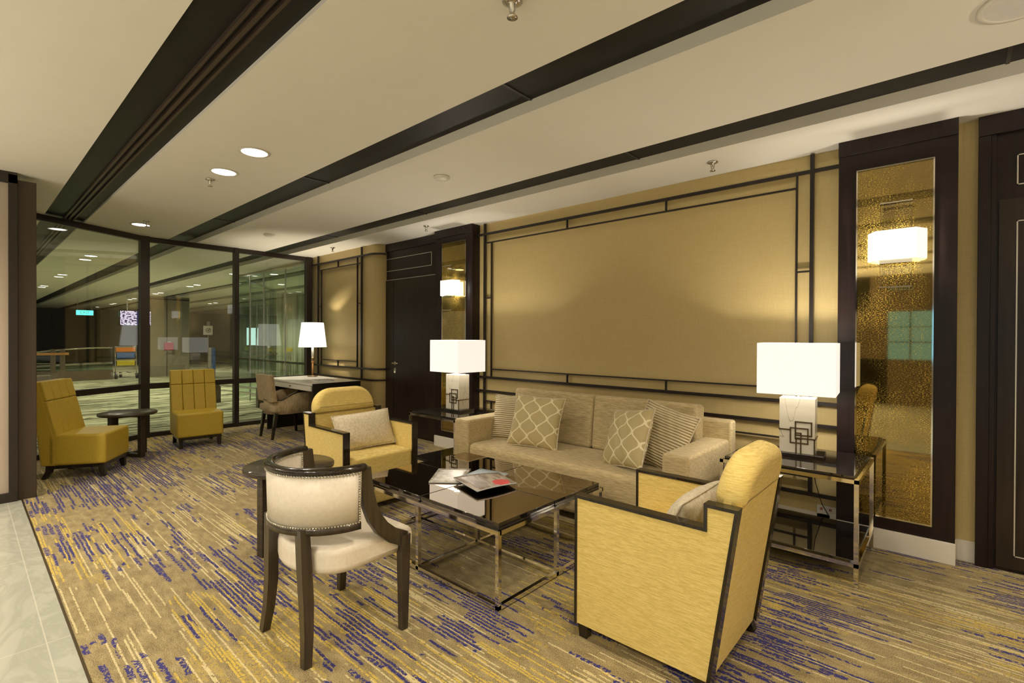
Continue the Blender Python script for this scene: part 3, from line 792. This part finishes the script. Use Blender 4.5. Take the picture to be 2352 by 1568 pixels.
# white tub chair (front +X), legs dark
def tub_chair(x, y, rz, label):
    t = thing('tub_chair', label, 'chair', (x, y, 0), rz)
    a, bw, cx = .268, .266, .015
    def plan(f, g_=0): return (cx - (a + g_) * math.cos(R(f)), (bw + g_) * math.sin(R(f)))
    N_ = 28; F = [-86 + 172 * i / N_ for i in range(N_ + 1)]
    # slight flare towards the top
    def shell(b, z0, z1, g0, g1, th):
        rings = []
        for f in F:
            rings.append([(*plan(f, g0 + th / 2), z0), (*plan(f, g1 + th / 2), z1), (*plan(f, g1 - th / 2), z1), (*plan(f, g0 - th / 2), z0)])
        b.loft(rings, smooth=True)
    b = MB(); shell(b, .560, .790, -.006, 0, .030); obj('backrest', b, 'cream_leather', t)
    b = MB(); b.sweep([(*plan(f, .002), .800) for f in [-89] + F + [89]], .046, .034, rnd=14)
    for sgn in (-1, 1):
        e = plan(sgn * 89, .002); b.ball((e[0], e[1], .800), .020, 2, .85)
    obj('top_rail', b, 'trim_wood', t)
    b = MB(); shell(b, .535, .566, -.006, -.006, .038); obj('lower_rail', b, 'chair_wood', t)
    for sgn in (-1, 1):
        b = MB(); yy = sgn * .262
        pts = [(.020, .795), (.024, .74), (.032, .68), (.046, .62), (.070, .56), (.108, .505), (.160, .458), (.232, .420)]
        b.sweep([(px, yy - sgn * .0 , pz) for px, pz in pts], .030, .055, up=(0, 0, 1) if 0 else (1, 0, .3), ws=[.030] * 8, hs=[.050, .055, .058, .062, .064, .066, .068, .070])
        obj('arm', b, 'chair_wood', t)
        b = MB(); b.bar((.232, yy, .440), (.222, sgn * .275, 0), .045, .050, .030, .034, up=(1, 0, 0)); obj('leg', b, 'chair_wood', t)
        b = MB()
        P = [(-.205, sgn * .150, .560), (-.200, sgn * .158, .40), (-.196, sgn * .168, .25), (-.200, sgn * .182, .12), (-.212, sgn * .200, 0)]
        b.sweep(P, .044, .044, up=(1, 0, 0), ws=[.052, .050, .046, .040, .034], hs=[.040, .046, .046, .040, .034]); obj('leg', b, 'chair_wood', t)
    # seat: D-shaped cushion
    S = [(.285, -.255), (.285, .255)] + [(-.02 - .19 * math.sin(R(f)), .252 * math.cos(R(f))) for f in range(0, 181, 12)]
    b = MB(); b.poly([(px, py, .345) for px, py in S], (0, 0, .125), bev=.035, seg=4); obj('seat', b, 'cream_leather', t)
    # nailheads
    b = MB()
    for i in range(66):
        f = -84 + 168 * i / 65
        for z, gg in ((.783, .0165), (.566, .0105)): b.ball((*plan(f, gg), z), .0055, 1)
        for z in (.783,): b.ball((*plan(f, -.0165), z), .0055, 1)
    for sgn in (-1, 1):
        for i in range(20):
            z = .575 + .205 * i / 19; f = sgn * 84.5
            b.ball((*plan(f, .0145), z), .0055, 1); b.ball((*plan(f, -.0185), z), .0055, 1)
    o = obj('nailhead_trim', b, 'chrome', t); o['kind'] = 'stuff'
    return t
tub_chair(-2.19, 1.16, 91, 'white leather tub chair with dark wood legs and nailheads, back to the camera')

# round occasional tables
def round_table(x, y, h, rz, label, r=.275):
    t = thing('round_side_table', label, 'side table', (x, y, 0), rz, 'dark round side tables')
    b = MB(); b.lathe((0, 0), [(.001, h - .028), (r - .006, h - .028), (r, h - .022), (r, h - .004), (r - .004, h), (.001, h)], 56); obj('tabletop', b, 'table_wood', t)
    for k in range(4):
        T = Matrix.Rotation(R(90 * k), 4, 'Z')
        b = MB(); b.box(.165, -.028, 0, .21, .028, h - .03, .002, T=T); obj('leg', b, 'table_wood', t)
    b = MB()
    for k in range(4):
        T = Matrix.Rotation(R(90 * k), 4, 'Z'); b.box(0, -.028, 0.001, .166, .028, .040, T=T); b.box(.0, -.02, h - .055, .166, .02, h - .028, T=T)
    obj('cross_base', b, 'table_wood', t); return t
round_table(-3.24, 1.44, .535, 12, 'dark round wooden side table behind the white tub chair')
round_table(-7.00, 1.27, .505, 30, 'dark round wooden side table between the two mustard chairs')

# mustard slipper chairs (front +X, origin at front centre)
def slipper(x, y, rz, label, W=.50):
    t = thing('slipper_chair', label, 'chair', (x, y, 0), rz, 'mustard slipper chairs by the glass wall')
    h = W / 2
    b = MB(); b.box(-.47, -h, .130, 0, h, .425, .025, 4); obj('seat', b, 'mustard_leather', t)
    # raked back, pad is divided into quilted blocks
    T = Matrix.Translation((-.405, 0, .40)) @ Matrix.Rotation(R(-13), 4, 'Y')
    b = MB(); b.poly([(-.52, -h, .130), (-.405, -h, .130), (-.405, -h, .40), (-.53, -h, .930), (-.60, -h, .930)], (0, W, 0), bev=.016, seg=3, smooth=False); obj('back_shell', b, 'mustard_leather', t)
    b = MB(); cols = [-h, -h * .5, 0, h * .5, h]
    T = Matrix.Translation((-.405, 0, .40)) @ Matrix.Rotation(-math.atan2(.125, .53), 4, 'Y')
    for i in range(4):
        for z0, z1 in ((.0, .355), (.355, .545)):
            b.box(-.02, cols[i] + .0015, z0 + .0015, .022, cols[i + 1] - .0015, z1 - .0015, .010, 3, T=T)
    obj('quilted_pad', b, 'mustard_leather', t)
    b = MB(); b.box(-.46, -h + .02, .098, -.02, h - .02, .132); obj('base_rail', b, 'trim_wood', t)
    for lx, dx in ((-.045, .012), (-.46, -.05)):
        for ly in (-h + .045, h - .045):
            b = MB(); b.sweep([(lx, ly, .132), (lx + dx * .2, ly, .07), (lx + dx, ly, 0)], .05, .05, up=(0, 1, 0), ws=[.052, .044, .036], hs=[.05, .044, .036]); obj('leg', b, 'trim_wood', t)
    return t
slipper(-6.345, 1.07, 58, 'mustard slipper chair with quilted back at far left, in front of the round table')
slipper(-6.94, 1.985, -6, 'mustard slipper chair with quilted back against the glass, right of the round table')

# writing desk
t = thing('writing_desk', 'white topped writing desk with dark sides against the far wall', 'desk', (-6.86, 3.37, 0))
b = MB(); b.box(-.70, -.36, .735, .70, .35, .762, .003); obj('desktop', b, 'marble_white', t)
b = MB(); b.box(-.68, -.335, .655, .68, .33, .735, .002); obj('apron', b, 'marble_white', t)
b = MB(); b.box(-.52, -.352, .662, .66, -.336, .730, .002); dr = obj('drawer', b, 'marble_white', t)
b = MB(); b.ball((.09, -.362, .697), .010, 2); obj('knob', b, 'brass_dark', dr)
for xa in (-.715, .685):
    b = MB(); b.box(xa, -.345, 0, xa + .030, .345, .760 if xa < 0 else .7605, .003); obj('side_panel', b, 'black_satin', t)

# desk chair (front +X)
t = thing('desk_chair', 'taupe upholstered desk chair with curved arms and dark legs at the desk', 'chair', (-6.90, 2.97, 0), 90)
b = MB(); b.box(-.22, -.245, .36, .27, .245, .455, .025, 4); obj('seat', b, 'chair_tweed', t)
b = MB(); b.poly([(-.235, -.235, .50), (-.165, -.235, .50), (-.215, -.225, .86), (-.275, -.225, .86)], (0, .47, 0), bev=.016, seg=3, smooth=False); obj('backrest', b, 'chair_tweed', t)
# wrap-around lower shell
def dplan(f, g_=0): return (.0 - (.235 + g_) * math.cos(R(f)) if abs(f) <= 90 else .0 + (abs(f) - 90) / 40 * .30, (.262 + g_) * math.sin(R(f)) if abs(f) <= 90 else math.copysign(.262 + g_ - (abs(f) - 90) / 40 * .01, f))
F = list(range(-130, 131, 10)); rings = []; trim = []
for f in F:
    zt = .52 + .10 * min(1, max(0, (abs(f) - 62) / 40)) if abs(f) > 62 else .52
    th = .045
    rings.append([(*dplan(f, .0), .33), (*dplan(f, .0), zt), (*dplan(f, -th), zt), (*dplan(f, -th), .33)]); trim.append((*dplan(f, .002), zt))
b = MB(); b.loft(rings, smooth=True); obj('arm_shell', b, 'chair_tweed', t)
b = MB(); b.sweep(trim, .014, .014, rnd=8); obj('arm_piping', b, 'trim_wood', t)
for lx, ly, dx in ((.27, -.21, .01), (.27, .21, .01), (-.17, -.19, -.05), (-.17, .19, -.05)):
    b = MB(); b.bar((lx, ly, .345), (lx + dx, ly, 0), .045, w2=.026, h2=.028); obj('leg', b, 'trim_wood', t)

# desk lamp
t = thing('desk_lamp', 'tall desk lamp with glowing tapered white shade on the desk', 'table lamp', (-7.32, 3.60, .762))
b = MB(); b.lathe((0, 0), [(.001, 0), (.075, 0), (.075, .012), (.012, .018), (.001, .018)], 32); obj('lamp_base', b, 'brass_dark', t)
b = MB(); b.cyl((0, 0), .013, .018, .225, 16); b.cyl((0, 0), .020, .215, .235, 16); obj('lower_stem', b, 'hand_rail_wood', t)
b = MB(); b.cyl((0, 0), .020, .235, .30, 16); obj('collar', b, 'brass_dark', t)
b = MB(); b.cyl((0, 0), .018, .30, .50, 16); obj('upper_stem', b, 'marble_white', t)
b = MB(); b.lathe((0, 0), [(.203, .450), (.160, .825), (.157, .825), (.200, .450), (.203, .450)], 48, caps=False); obj('lamp_shade', b, 'shade_bright', t)
b = MB(); b.ball((0, 0, .62), .028, 2, 1.3); obj('bulb', b, 'downlight_far', t)
l_ = light('POINT', (0, 0, .66), 42, (1, .87, .66), .03, name='desk_bulb'); l_.parent = t

# magazines
def magazine(pts, z, th, mat, label, sag=0, thick='mag_paper', grp='magazines on the coffee table'):
    """pts: 4 xy corners in order; thin stapled booklet"""
    o_ = Vector((sum(p[0] for p in pts) / 4, sum(p[1] for p in pts) / 4, z))
    t = thing('magazine', label, 'magazine', o_, 0, grp)
    n = 8
    def grid(b, z0, uv=False):
        uvl = b.bm.loops.layers.uv.new('UVMap'); V = []
        for i in range(n + 1):
            row = []
            for j in range(n + 1):
                u, v = i / n, j / n
                p = (Vector(pts[0]) * (1 - u) * (1 - v) + Vector(pts[1]) * u * (1 - v) + Vector(pts[2]) * u * v + Vector(pts[3]) * (1 - u) * v)
                row.append(b.bm.verts.new((p.x - o_.x, p.y - o_.y, z0 + sag * math.sin(math.pi * v) * .6 + sag * (1 - v) ** 2 * .4)))
            V.append(row)
        for i in range(n):
            for j in range(n):
                q = [(i, j), (i + 1, j), (i + 1, j + 1), (i, j + 1)]
                f = b.bm.faces.new([V[a][c] for a, c in q]); f.smooth = True
                for lp, (a, c) in zip(f.loops, q): lp[uvl].uv = (a / n, c / n)
        return V
    def slab(z0, z1):
        b = MB(); grid(b, z0)
        r = bmesh.ops.extrude_face_region(b.bm, geom=list(b.bm.faces))
        for v in r['geom']:
            if isinstance(v, bmesh.types.BMVert): v.co.z += z1 - z0
        bmesh.ops.recalc_face_normals(b.bm, faces=b.bm.faces); return b
    obj('pages', slab(.0, th * .85), thick, t); obj('cover', slab(th * .85 + .0002, th), mat, t)
    return t
magazine([(-2.50, 2.00), (-2.34, 2.13), (-2.53, 2.40), (-2.70, 2.25)], .436, .008, 'cover_white', 'magazine with pale grey and white cover, left of the stack')
magazine([(-2.40, 2.14), (-2.20, 2.24), (-2.23, 2.47), (-2.46, 2.43)], .4445, .008, 'cover_blue', 'magazine with light blue cover under the portrait magazine')
magazine([(-2.395, 2.12), (-2.085, 2.03), (-2.03, 2.32), (-2.27, 2.41)], .4530, .010, 'cover_portrait', 'magazine with grey portrait cover and red lips on top', sag=.012)
magazine([(-6.75, 3.30), (-6.45, 3.22), (-6.38, 3.45), (-6.68, 3.52)], .762, .006, 'cover_desk', 'open magazine lying on the white desk', grp='magazine on the desk')

# power outlet and flex under the right end table
t = thing('power_outlet', 'double white wall socket low on the wall under the right end table', 'socket', (-.65, YW, .125))
b = MB(); b.box(-.075, -.012, -.048, .075, .0, .048, .003); obj('face_plate', b, 'plastic_white', t)
for xs in (-.045, .010):
    b = MB(); b.box(xs - .008, -.016, .016, xs + .008, -.012, .034); b.box(xs - .005, -.0165, .027, xs + .005, -.015, .032); obj('switch', b, 'switch_red', t)
b = MB(); b.box(.010, -.045, -.035, .055, -.012, .010, .006); obj('plug', b, 'plastic_white', t)
b = MB(); P = []
for i in range(25):
    f = i / 24; P.append((-.74 + .10 * f + .03 * math.sin(f * 7), 3.70 + .38 * f, .60 - .47 * f - .12 * math.sin(f * math.pi)))
P = [(-.745, 3.90, .60), (-.745, 4.02, .62), (-.74, 4.04, .56), (-.72, 4.05, .35), (-.68, 4.06, .20), (-.64, 4.085, .115)]
P = [Matrix.Rotation(R(-5), 3, 'Z') @ (Vector(p) - Vector((-.75, 3.66, .612))) for p in P]
P = [Vector((0, .09, .008)), Vector((0, .20, .006))] + P[1:]
b.sweep(P, .006, .006, rnd=6); obj('power_cord', b, 'black_satin', LR)

# ------------------------------------------------------------------ the terminal beyond the glass
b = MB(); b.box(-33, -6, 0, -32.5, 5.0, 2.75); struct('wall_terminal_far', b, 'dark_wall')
b = MB(); b.box(-33, 5.0, 0, -32.5, 14, 2.75); struct('wall_terminal_side', b, 'grey_wall')
b = MB(); b.box(-32.5, 4.72, 0, -32.2, 5.1, 2.71); tag(obj('wall_pier', b, 'panel_bronze'), 'brown pier on the far dark wall of the terminal', 'pier')
t = thing('wide_pillar', 'wide grey clad pillar in the terminal behind the lamp reflections', 'pillar', (-20.6, 4.9, 0))
b = MB(); b.box(.6, -.67, .0, .35, .45, 2.71); b.box(.62, -.66, 0, .30, -.22, 2.71); b.box(.64, -.20, 0, .30, .45, 2.71); obj('cladding', b, 'pillar_wall', t)
b = MB(); b.box(.645, -.215, 0, .655, -.205, 2.71); b.box(.0, -.67, 2.60, .66, .45, 2.64); obj('joint_strip', b, 'lattice_black', t)
t = thing('fire_bell', 'red fire hose box fixed to the wide grey pillar', 'fire box', (-19.95, 4.72, 1.02))
b = MB(); b.box(0, -.13, -.13, .14, .13, .13, .02); obj('housing', b, 'red_paint', t); b = MB(); b.box(.141, -.05, .14, .15, .05, .16); obj('plate', b, 'plastic_white', t)
t = thing('exit_sign', 'green lit exit sign hanging from the terminal ceiling', 'sign', (-23.3, 2.98, 2.20))
b = MB(); b.box(-.04, -.24, -.09, .03, .24, .09); obj('housing', b, 'plastic_white', t)
b = MB(); b.box(.031, -.235, -.085, .036, .235, .085); obj('lit_face', b, 'exit_green', t)
b = MB(); b.box(-.01, -.2, .09, .01, -.19, .59); b.box(-.01, .19, .09, .01, .2, .59); obj('hanger', b, 'steel', t)
# EXIT lettering with running figure block
cu = bpy.data.curves.new('lettering', 'FONT'); cu.body = 'EXIT'; cu.size = .13; cu.extrude = .001; cu.align_x = 'CENTER'; cu.align_y = 'CENTER'
lm = bpy.data.objects.new('tmp', cu); C.objects.link(lm); bpy.context.view_layer.update(); me_ = bpy.data.meshes.new_from_object(lm.evaluated_get(bpy.context.evaluated_depsgraph_get())); bpy.data.objects.remove(lm)
lo = bpy.data.objects.new('lettering', me_); C.objects.link(lo); lo.parent = t; lo.location = (.038, 0, 0); lo.rotation_euler = (R(90), 0, R(90)); me_.materials.clear(); me_.materials.append(M['mag_paper'])
t = thing('flight_display', 'flight information screen with white rows, hanging beyond the corner mullion', 'screen', (-20.0, 3.90, 1.95))
b = MB(); b.box(-.08, -.50, -.26, 0, .50, .26, .01); obj('housing', b, 'black_satin', t)
b = MB(); uvl = b.bm.loops.layers.uv.new('UVMap')
vs = [b.bm.verts.new(p) for p in ((.004, -.47, -.235), (.004, .47, -.235), (.004, .47, .235), (.004, -.47, .235))]; f = b.bm.faces.new(vs)
for lp, uv in zip(f.loops, ((0, 0), (1, 0), (1, 1), (0, 1))): lp[uvl].uv = uv
obj('screen', b, 'flight_display', t)
b = MB(); b.box(-.05, -.3, .26, -.03, -.27, .72); b.box(-.05, .27, .26, -.03, .3, .72); obj('hanger', b, 'steel', t)
t = thing('light_box', 'bright pale blue screen inside the glass corridor at right', 'screen', (-17.5, 6.52, 1.37))
b = MB(); b.box(-.08, -.19, -.30, 0, .19, .30); obj('housing', b, 'black_satin', t); b = MB(); b.box(.001, -.18, -.29, .006, .18, .29); obj('screen', b, 'screen_blue', t)
b = MB(); b.box(-.06, -.02, -1.37, -.02, .02, -.30); obj('post', b, 'steel', t)
t = thing('picture_sign', 'square black and white picture sign on the terminal wall', 'sign', (-19.5, 5.80, 1.58))
b = MB(); b.box(-.05, -.14, -.16, 0, .14, .16); obj('board', b, 'mag_paper', t)
b = MB(); T = Matrix.Translation((.003, 0, 0)) @ Matrix.Rotation(R(90), 4, 'Y')
b.lathe((0, 0), [(.062, 0), (.075, 0), (.075, .004), (.062, .004), (.062, 0)], 24, T=T, caps=False); b.cyl((0, 0), .02, 0, .004, 12, T=T); b.bar((.004, .0, 0), (.004, .07, .08), .012)
obj('emblem', b, 'lattice_black', t)
b = MB(); b.box(-.03, -.02, -1.58, .0, .02, -.16); b.box(-.01, -.05, .16, .01, .05, .30); obj('stand', b, 'steel', t)
b = MB(); b.box(-18.3, 5.42, 0, -18.2, 5.52, 1.0); tag(obj('bollard', b, 'steel'), 'slim steel bollard with blue light behind the mustard chair', 'bollard')
b = MB(); b.box(-18.18, 5.53, 0, -18.12, 5.60, 1.0); tag(obj('bollard_screen', b, 'blue_panel'), 'narrow blue panel beside the steel bollard', 'panel')

# luggage trolley
t = thing('luggage_trolley', 'airport luggage trolley with orange handle panel seen through the glass', 'trolley', (-19.9, 3.55, 0), 0)
b = MB()
for yy in (-.26, .28):
    b.sweep([(.05, yy, .10), (0, yy, .5), (-.05, yy, 1.05)], .03, .03, rnd=8); b.sweep([(.10, yy, .12), (-.8, yy * .6, .16)], .03, .03, rnd=8)
b.bar((-.05, -.26, 1.02), (-.05, .28, 1.02), .03); b.bar((0, -.26, .6), (0, .28, .6), .02); b.bar((.05, -.26, .16), (.05, .28, .16), .03)
obj('frame', b, 'chrome', t)
b = MB(); b.box(-.04, -.24, .86, -.01, .26, 1.0); obj('handle_panel', b, 'orange_panel', t)
b = MB(); b.box(-.03, -.22, .66, 0, .24, .84); obj('advert_panel', b, 'blue_panel', t)
b = MB(); b.box(-.03, -.22, .42, 0, .24, .60); obj('basket', b, 'yellow_sign', t)
for p in ((.1, -.26), (.1, .28), (-.75, 0)):
    b = MB(); T = Matrix.Translation((p[0], p[1], .085)) @ Matrix.Rotation(R(90), 4, 'X'); b.cyl((0, 0), .085, -.03, .03, 20, T=T); obj('wheel', b, 'rubber', t)

# moving walkway balustrade with curved end
t = thing('walkway_balustrade', 'curved glass balustrade of the moving walkway in the terminal', 'balustrade', (-19.6, 1.9, 0))
path = []
for i in range(21):
    f = i / 20; path.append((-.2 - 1.2 * f * f, 1.30 - 2.9 * f, 1.0 - .40 * f ** 2.2))
b = MB(); b.sweep(path, .09, .05, rnd=8); b.sweep([(x, y, z * .55 - .03) for x, y, z in path], .10, .06); obj('handrail', b, 'chrome', t)
b = MB(); rings = [[(x - .008, y, .25), (x - .008, y, z - .02), (x + .008, y, z - .02), (x + .008, y, .25)] for x, y, z in path]; b.loft(rings, smooth=False); obj('glass_side', b, 'balustrade_glass', t)
b = MB(); rings = [[(x - .3, y, 0), (x - .3, y, .30), (x + .10, y, .30), (x + .10, y, 0)] for x, y, z in path]; b.loft(rings, smooth=False); obj('plinth', b, 'panel_bronze', t)
t = thing('guard_rail', 'timber topped guard rail with dark posts at far left beyond the glass', 'railing', (-17.2, 1.3, 0))
b = MB(); b.box(-.04, -1.2, .87, .06, .58, .93); obj('top_rail', b, 'hand_rail_wood', t)
b = MB()
for z in (.2, .35, .5, .65): b.box(0, -1.2, z, .02, .3, z + .015)
obj('wire', b, 'steel', t)
for yy in (-.9, .28, .46):
    b = MB(); b.box(-.03, yy - .05, 0, .04, yy + .05, 1.02); obj('post', b, 'panel_bronze', t)
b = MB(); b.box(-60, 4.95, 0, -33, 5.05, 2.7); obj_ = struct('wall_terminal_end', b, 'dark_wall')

# glass corridor at the right of the view
t = thing('glass_corridor', 'green tinted frameless glass corridor with steel rails beyond the desk', 'glass enclosure', (-10, 4.5, 0))
o = (-10, 4.5, 0)
b = MB(o)
b.box(-11.75, 4.10, .02, -8.25, 4.112, 2.69); obj('glass_side', b, 'green_glass', t)
b = MB(o); T = Matrix.Translation((-11.75, 4.106, 0)) @ Matrix.Rotation(math.atan2(2.0, -2.9), 4, 'Z'); b.box(0, -.006, .02, 3.5, .006, 2.69, T=T); obj('glass_end', b, 'green_glass', t)
b = MB(o)
for z in (2.66,): b.box(-11.75, 4.08, z, -8.25, 4.13, z + .035); b.box(0, -.025, z, 3.5, .025, z + .035, T=T)
for x in (-9.4, -10.4, -11.1): b.bar((x, 4.09, 0), (x, 4.09, 2.66), .022)
for s in (.9, 1.5, 2.6): b.bar(T @ Vector((s, .02, .2)), T @ Vector((s, .02, 2.2)), .03)
b.box(-11.75, 4.09, .12, -8.25, 4.12, .16)
obj('steel_frame', b, 'steel', t)
b = MB(o); b.box(0, -.04, .86, 3.5, -.0, .90, T=T); b.box(-11.7, 4.14, .86, -8.3, 4.17, .90); obj('handrail', b, 'panel_bronze', t)
b = MB(); rings = []
for i in range(121):
    f = i / 120; x = -15.35 + 1.75 * f; y = 6.42 + 1.75 * f; d = .045 * math.sin(f * 70) + .02 * math.sin(f * 173)
    rings.append([(x + d, y - d, .02), (x + d, y - d, 2.68), (x + d + .006, y - d - .006, 2.68), (x + d + .006, y - d - .006, .02)])
b.loft(rings, smooth=True); tag(obj('sheer_curtain', b, 'sheer_curtain'), 'tall pleated pale curtain inside the glass corridor', 'curtain')
t = thing('belt_barrier', 'low steel barrier rail on the concourse floor behind the desk chair', 'railing', (-11.2, 3.6, 0))
b = MB(); b.bar((1.6, .35, .36), (-1.9, -.4, .36), .04); b.bar((1.6, .35, .26), (-1.9, -.4, .26), .02); obj('rail', b, 'steel', t)
for x, y in ((1.2, .26), (-.2, -.04), (-1.6, -.34)):
    b = MB(); b.box(x - .05, y - .05, 0, x + .05, y + .05, .38); obj('post', b, 'panel_bronze', t)
for x, y, lab in ((-17.0, 6.2, 'yellow sign plate on the corridor rail left of the blue screen'), (-14.9, 6.6, 'yellow sign plate on the corridor rail before the curtain')):
    b = MB(); b.box(0, -.09, .92, .03, .09, 1.04); o_ = obj('sign_plate', b, 'yellow_sign'); o_.location = (x, y, 0)
    b2 = MB(); b2.box(0, -.01, 0, .02, .01, .92); obj('post', b2, 'steel', o_); tag(o_, lab, 'sign', 'yellow sign plates')

# ------------------------------------------------------------------ lights
WARM = (1, .86, .66)
for x in (-7.3, -4.43, -3.79, -.85, -.2, 2.8, 3.4):
    light('SPOT', (x, 1.43, ZC - .02), 42, WARM, .05, (0, 0, 0), 150, .9, 'downlight')
for x in (-5.0, -4.4, -1.4, -.8, 2.2, 2.8):
    light('SPOT', (x, -1.25, ZC - .02), 105 if x < 2 else 50, WARM, .05, (0, 0, 0), 160, .9, 'downlight')
    light('SPOT', (x, -3.6, ZC - .02), 50, WARM, .05, (0, 0, 0), 160, .9, 'downlight')
for x, y, e in ((-10.76, 1.457, 40), (-14.55, 1.49, 50), (-18.2, 1.5, 50), (-11.5, 3.9, 50), (-14.68, 4.11, 60), (-18.24, 4.12, 40), (-22.2, 4.14, 50), (-22.0, 6.8, 50), (-12.84, 5.48, 110), (-25.8, 4.24, 40), (-11, -1.2, 40), (-15, -1.2, 40), (-19, -1.2, 40)):
    light('SPOT', (x, y, ZC - .02), e * 2.6, (1, .90, .66), .05, (0, 0, 0), 165, .9, 'terminal_light')
# fill lamps on stands, added out of view to brighten the ceiling
for x, y, lab in ((-4.4, -2.6, 'added drum shade fill lamp in the far corner of the marble floor'), (2.6, -1.9, 'added drum shade fill lamp behind and right of the camera'), (2.9, 2.4, 'added drum shade fill lamp at the right end of the carpet'), (-1.9, -3.4, 'added drum shade fill lamp near the night window')):
    t = thing('fill_lamp', lab, 'fill lamp', (x, y, 0), 0, 'added fill lights out of view')
    b = MB(); b.cyl((0, 0), .14, 0, .02, 32); obj('base', b, 'steel', t)
    b = MB(); b.cyl((0, 0), .012, .02, 1.45, 12); obj('pole', b, 'steel', t)
    b = MB(); b.lathe((0, 0), [(.20, 1.30), (.20, 1.58), (.197, 1.58), (.197, 1.30), (.20, 1.30)], 40, caps=False); obj('lamp_shade', b, 'shade_linen', t)
    l_ = light('POINT', (0, 0, 1.5), 150, (1, .88, .74), .05, name='fill_lamp_bulb'); l_.parent = t

w = bpy.data.worlds.new('world'); sc.world = w; w.use_nodes = True
w.node_tree.nodes['Background'].inputs[0].default_value = (1, .9, .75, 1); w.node_tree.nodes['Background'].inputs[1].default_value = .35

# ------------------------------------------------------------------ camera
yaw, pitch, roll = .8415, -.0057, .0042
f0 = Vector((-math.cos(yaw), math.sin(yaw), 0)); r0 = Vector((math.sin(yaw), math.cos(yaw), 0)); u0 = Vector((0, 0, 1))
f2 = f0 * math.cos(pitch) + u0 * math.sin(pitch); u2 = u0 * math.cos(pitch) - f0 * math.sin(pitch)
r3 = r0 * math.cos(roll) + u2 * math.sin(roll); u3 = u2 * math.cos(roll) - r0 * math.sin(roll)
cd = bpy.data.cameras.new('camera'); cam = bpy.data.objects.new('camera', cd); C.objects.link(cam)
cd.sensor_width = 36; cd.lens = 36 * 1132.0 / 2352; cd.shift_y = -(784 - 781.5) / 2352; cd.clip_start = .05; cd.clip_end = 200
mt = Matrix((r3, u3, -f2)).transposed().to_4x4(); mt.translation = (0, 0, 1.37); cam.matrix_world = mt
sc.camera = cam
sc.view_settings.view_transform = 'Standard'; sc.view_settings.look = 'None'; sc.view_settings.gamma = 1
sc.view_settings.exposure = 0.33; sc.view_settings.use_curve_mapping = False
sc.cycles.max_bounces = 8; sc.cycles.transparent_max_bounces = 16; sc.cycles.diffuse_bounces = 3; sc.cycles.glossy_bounces = 4
sc.cycles.adaptive_threshold = .02; sc.cycles.sample_clamp_indirect = 4; sc.cycles.caustics_reflective = False; sc.cycles.caustics_refractive = False
try: sc.cycles.use_denoising = True
except Exception: pass
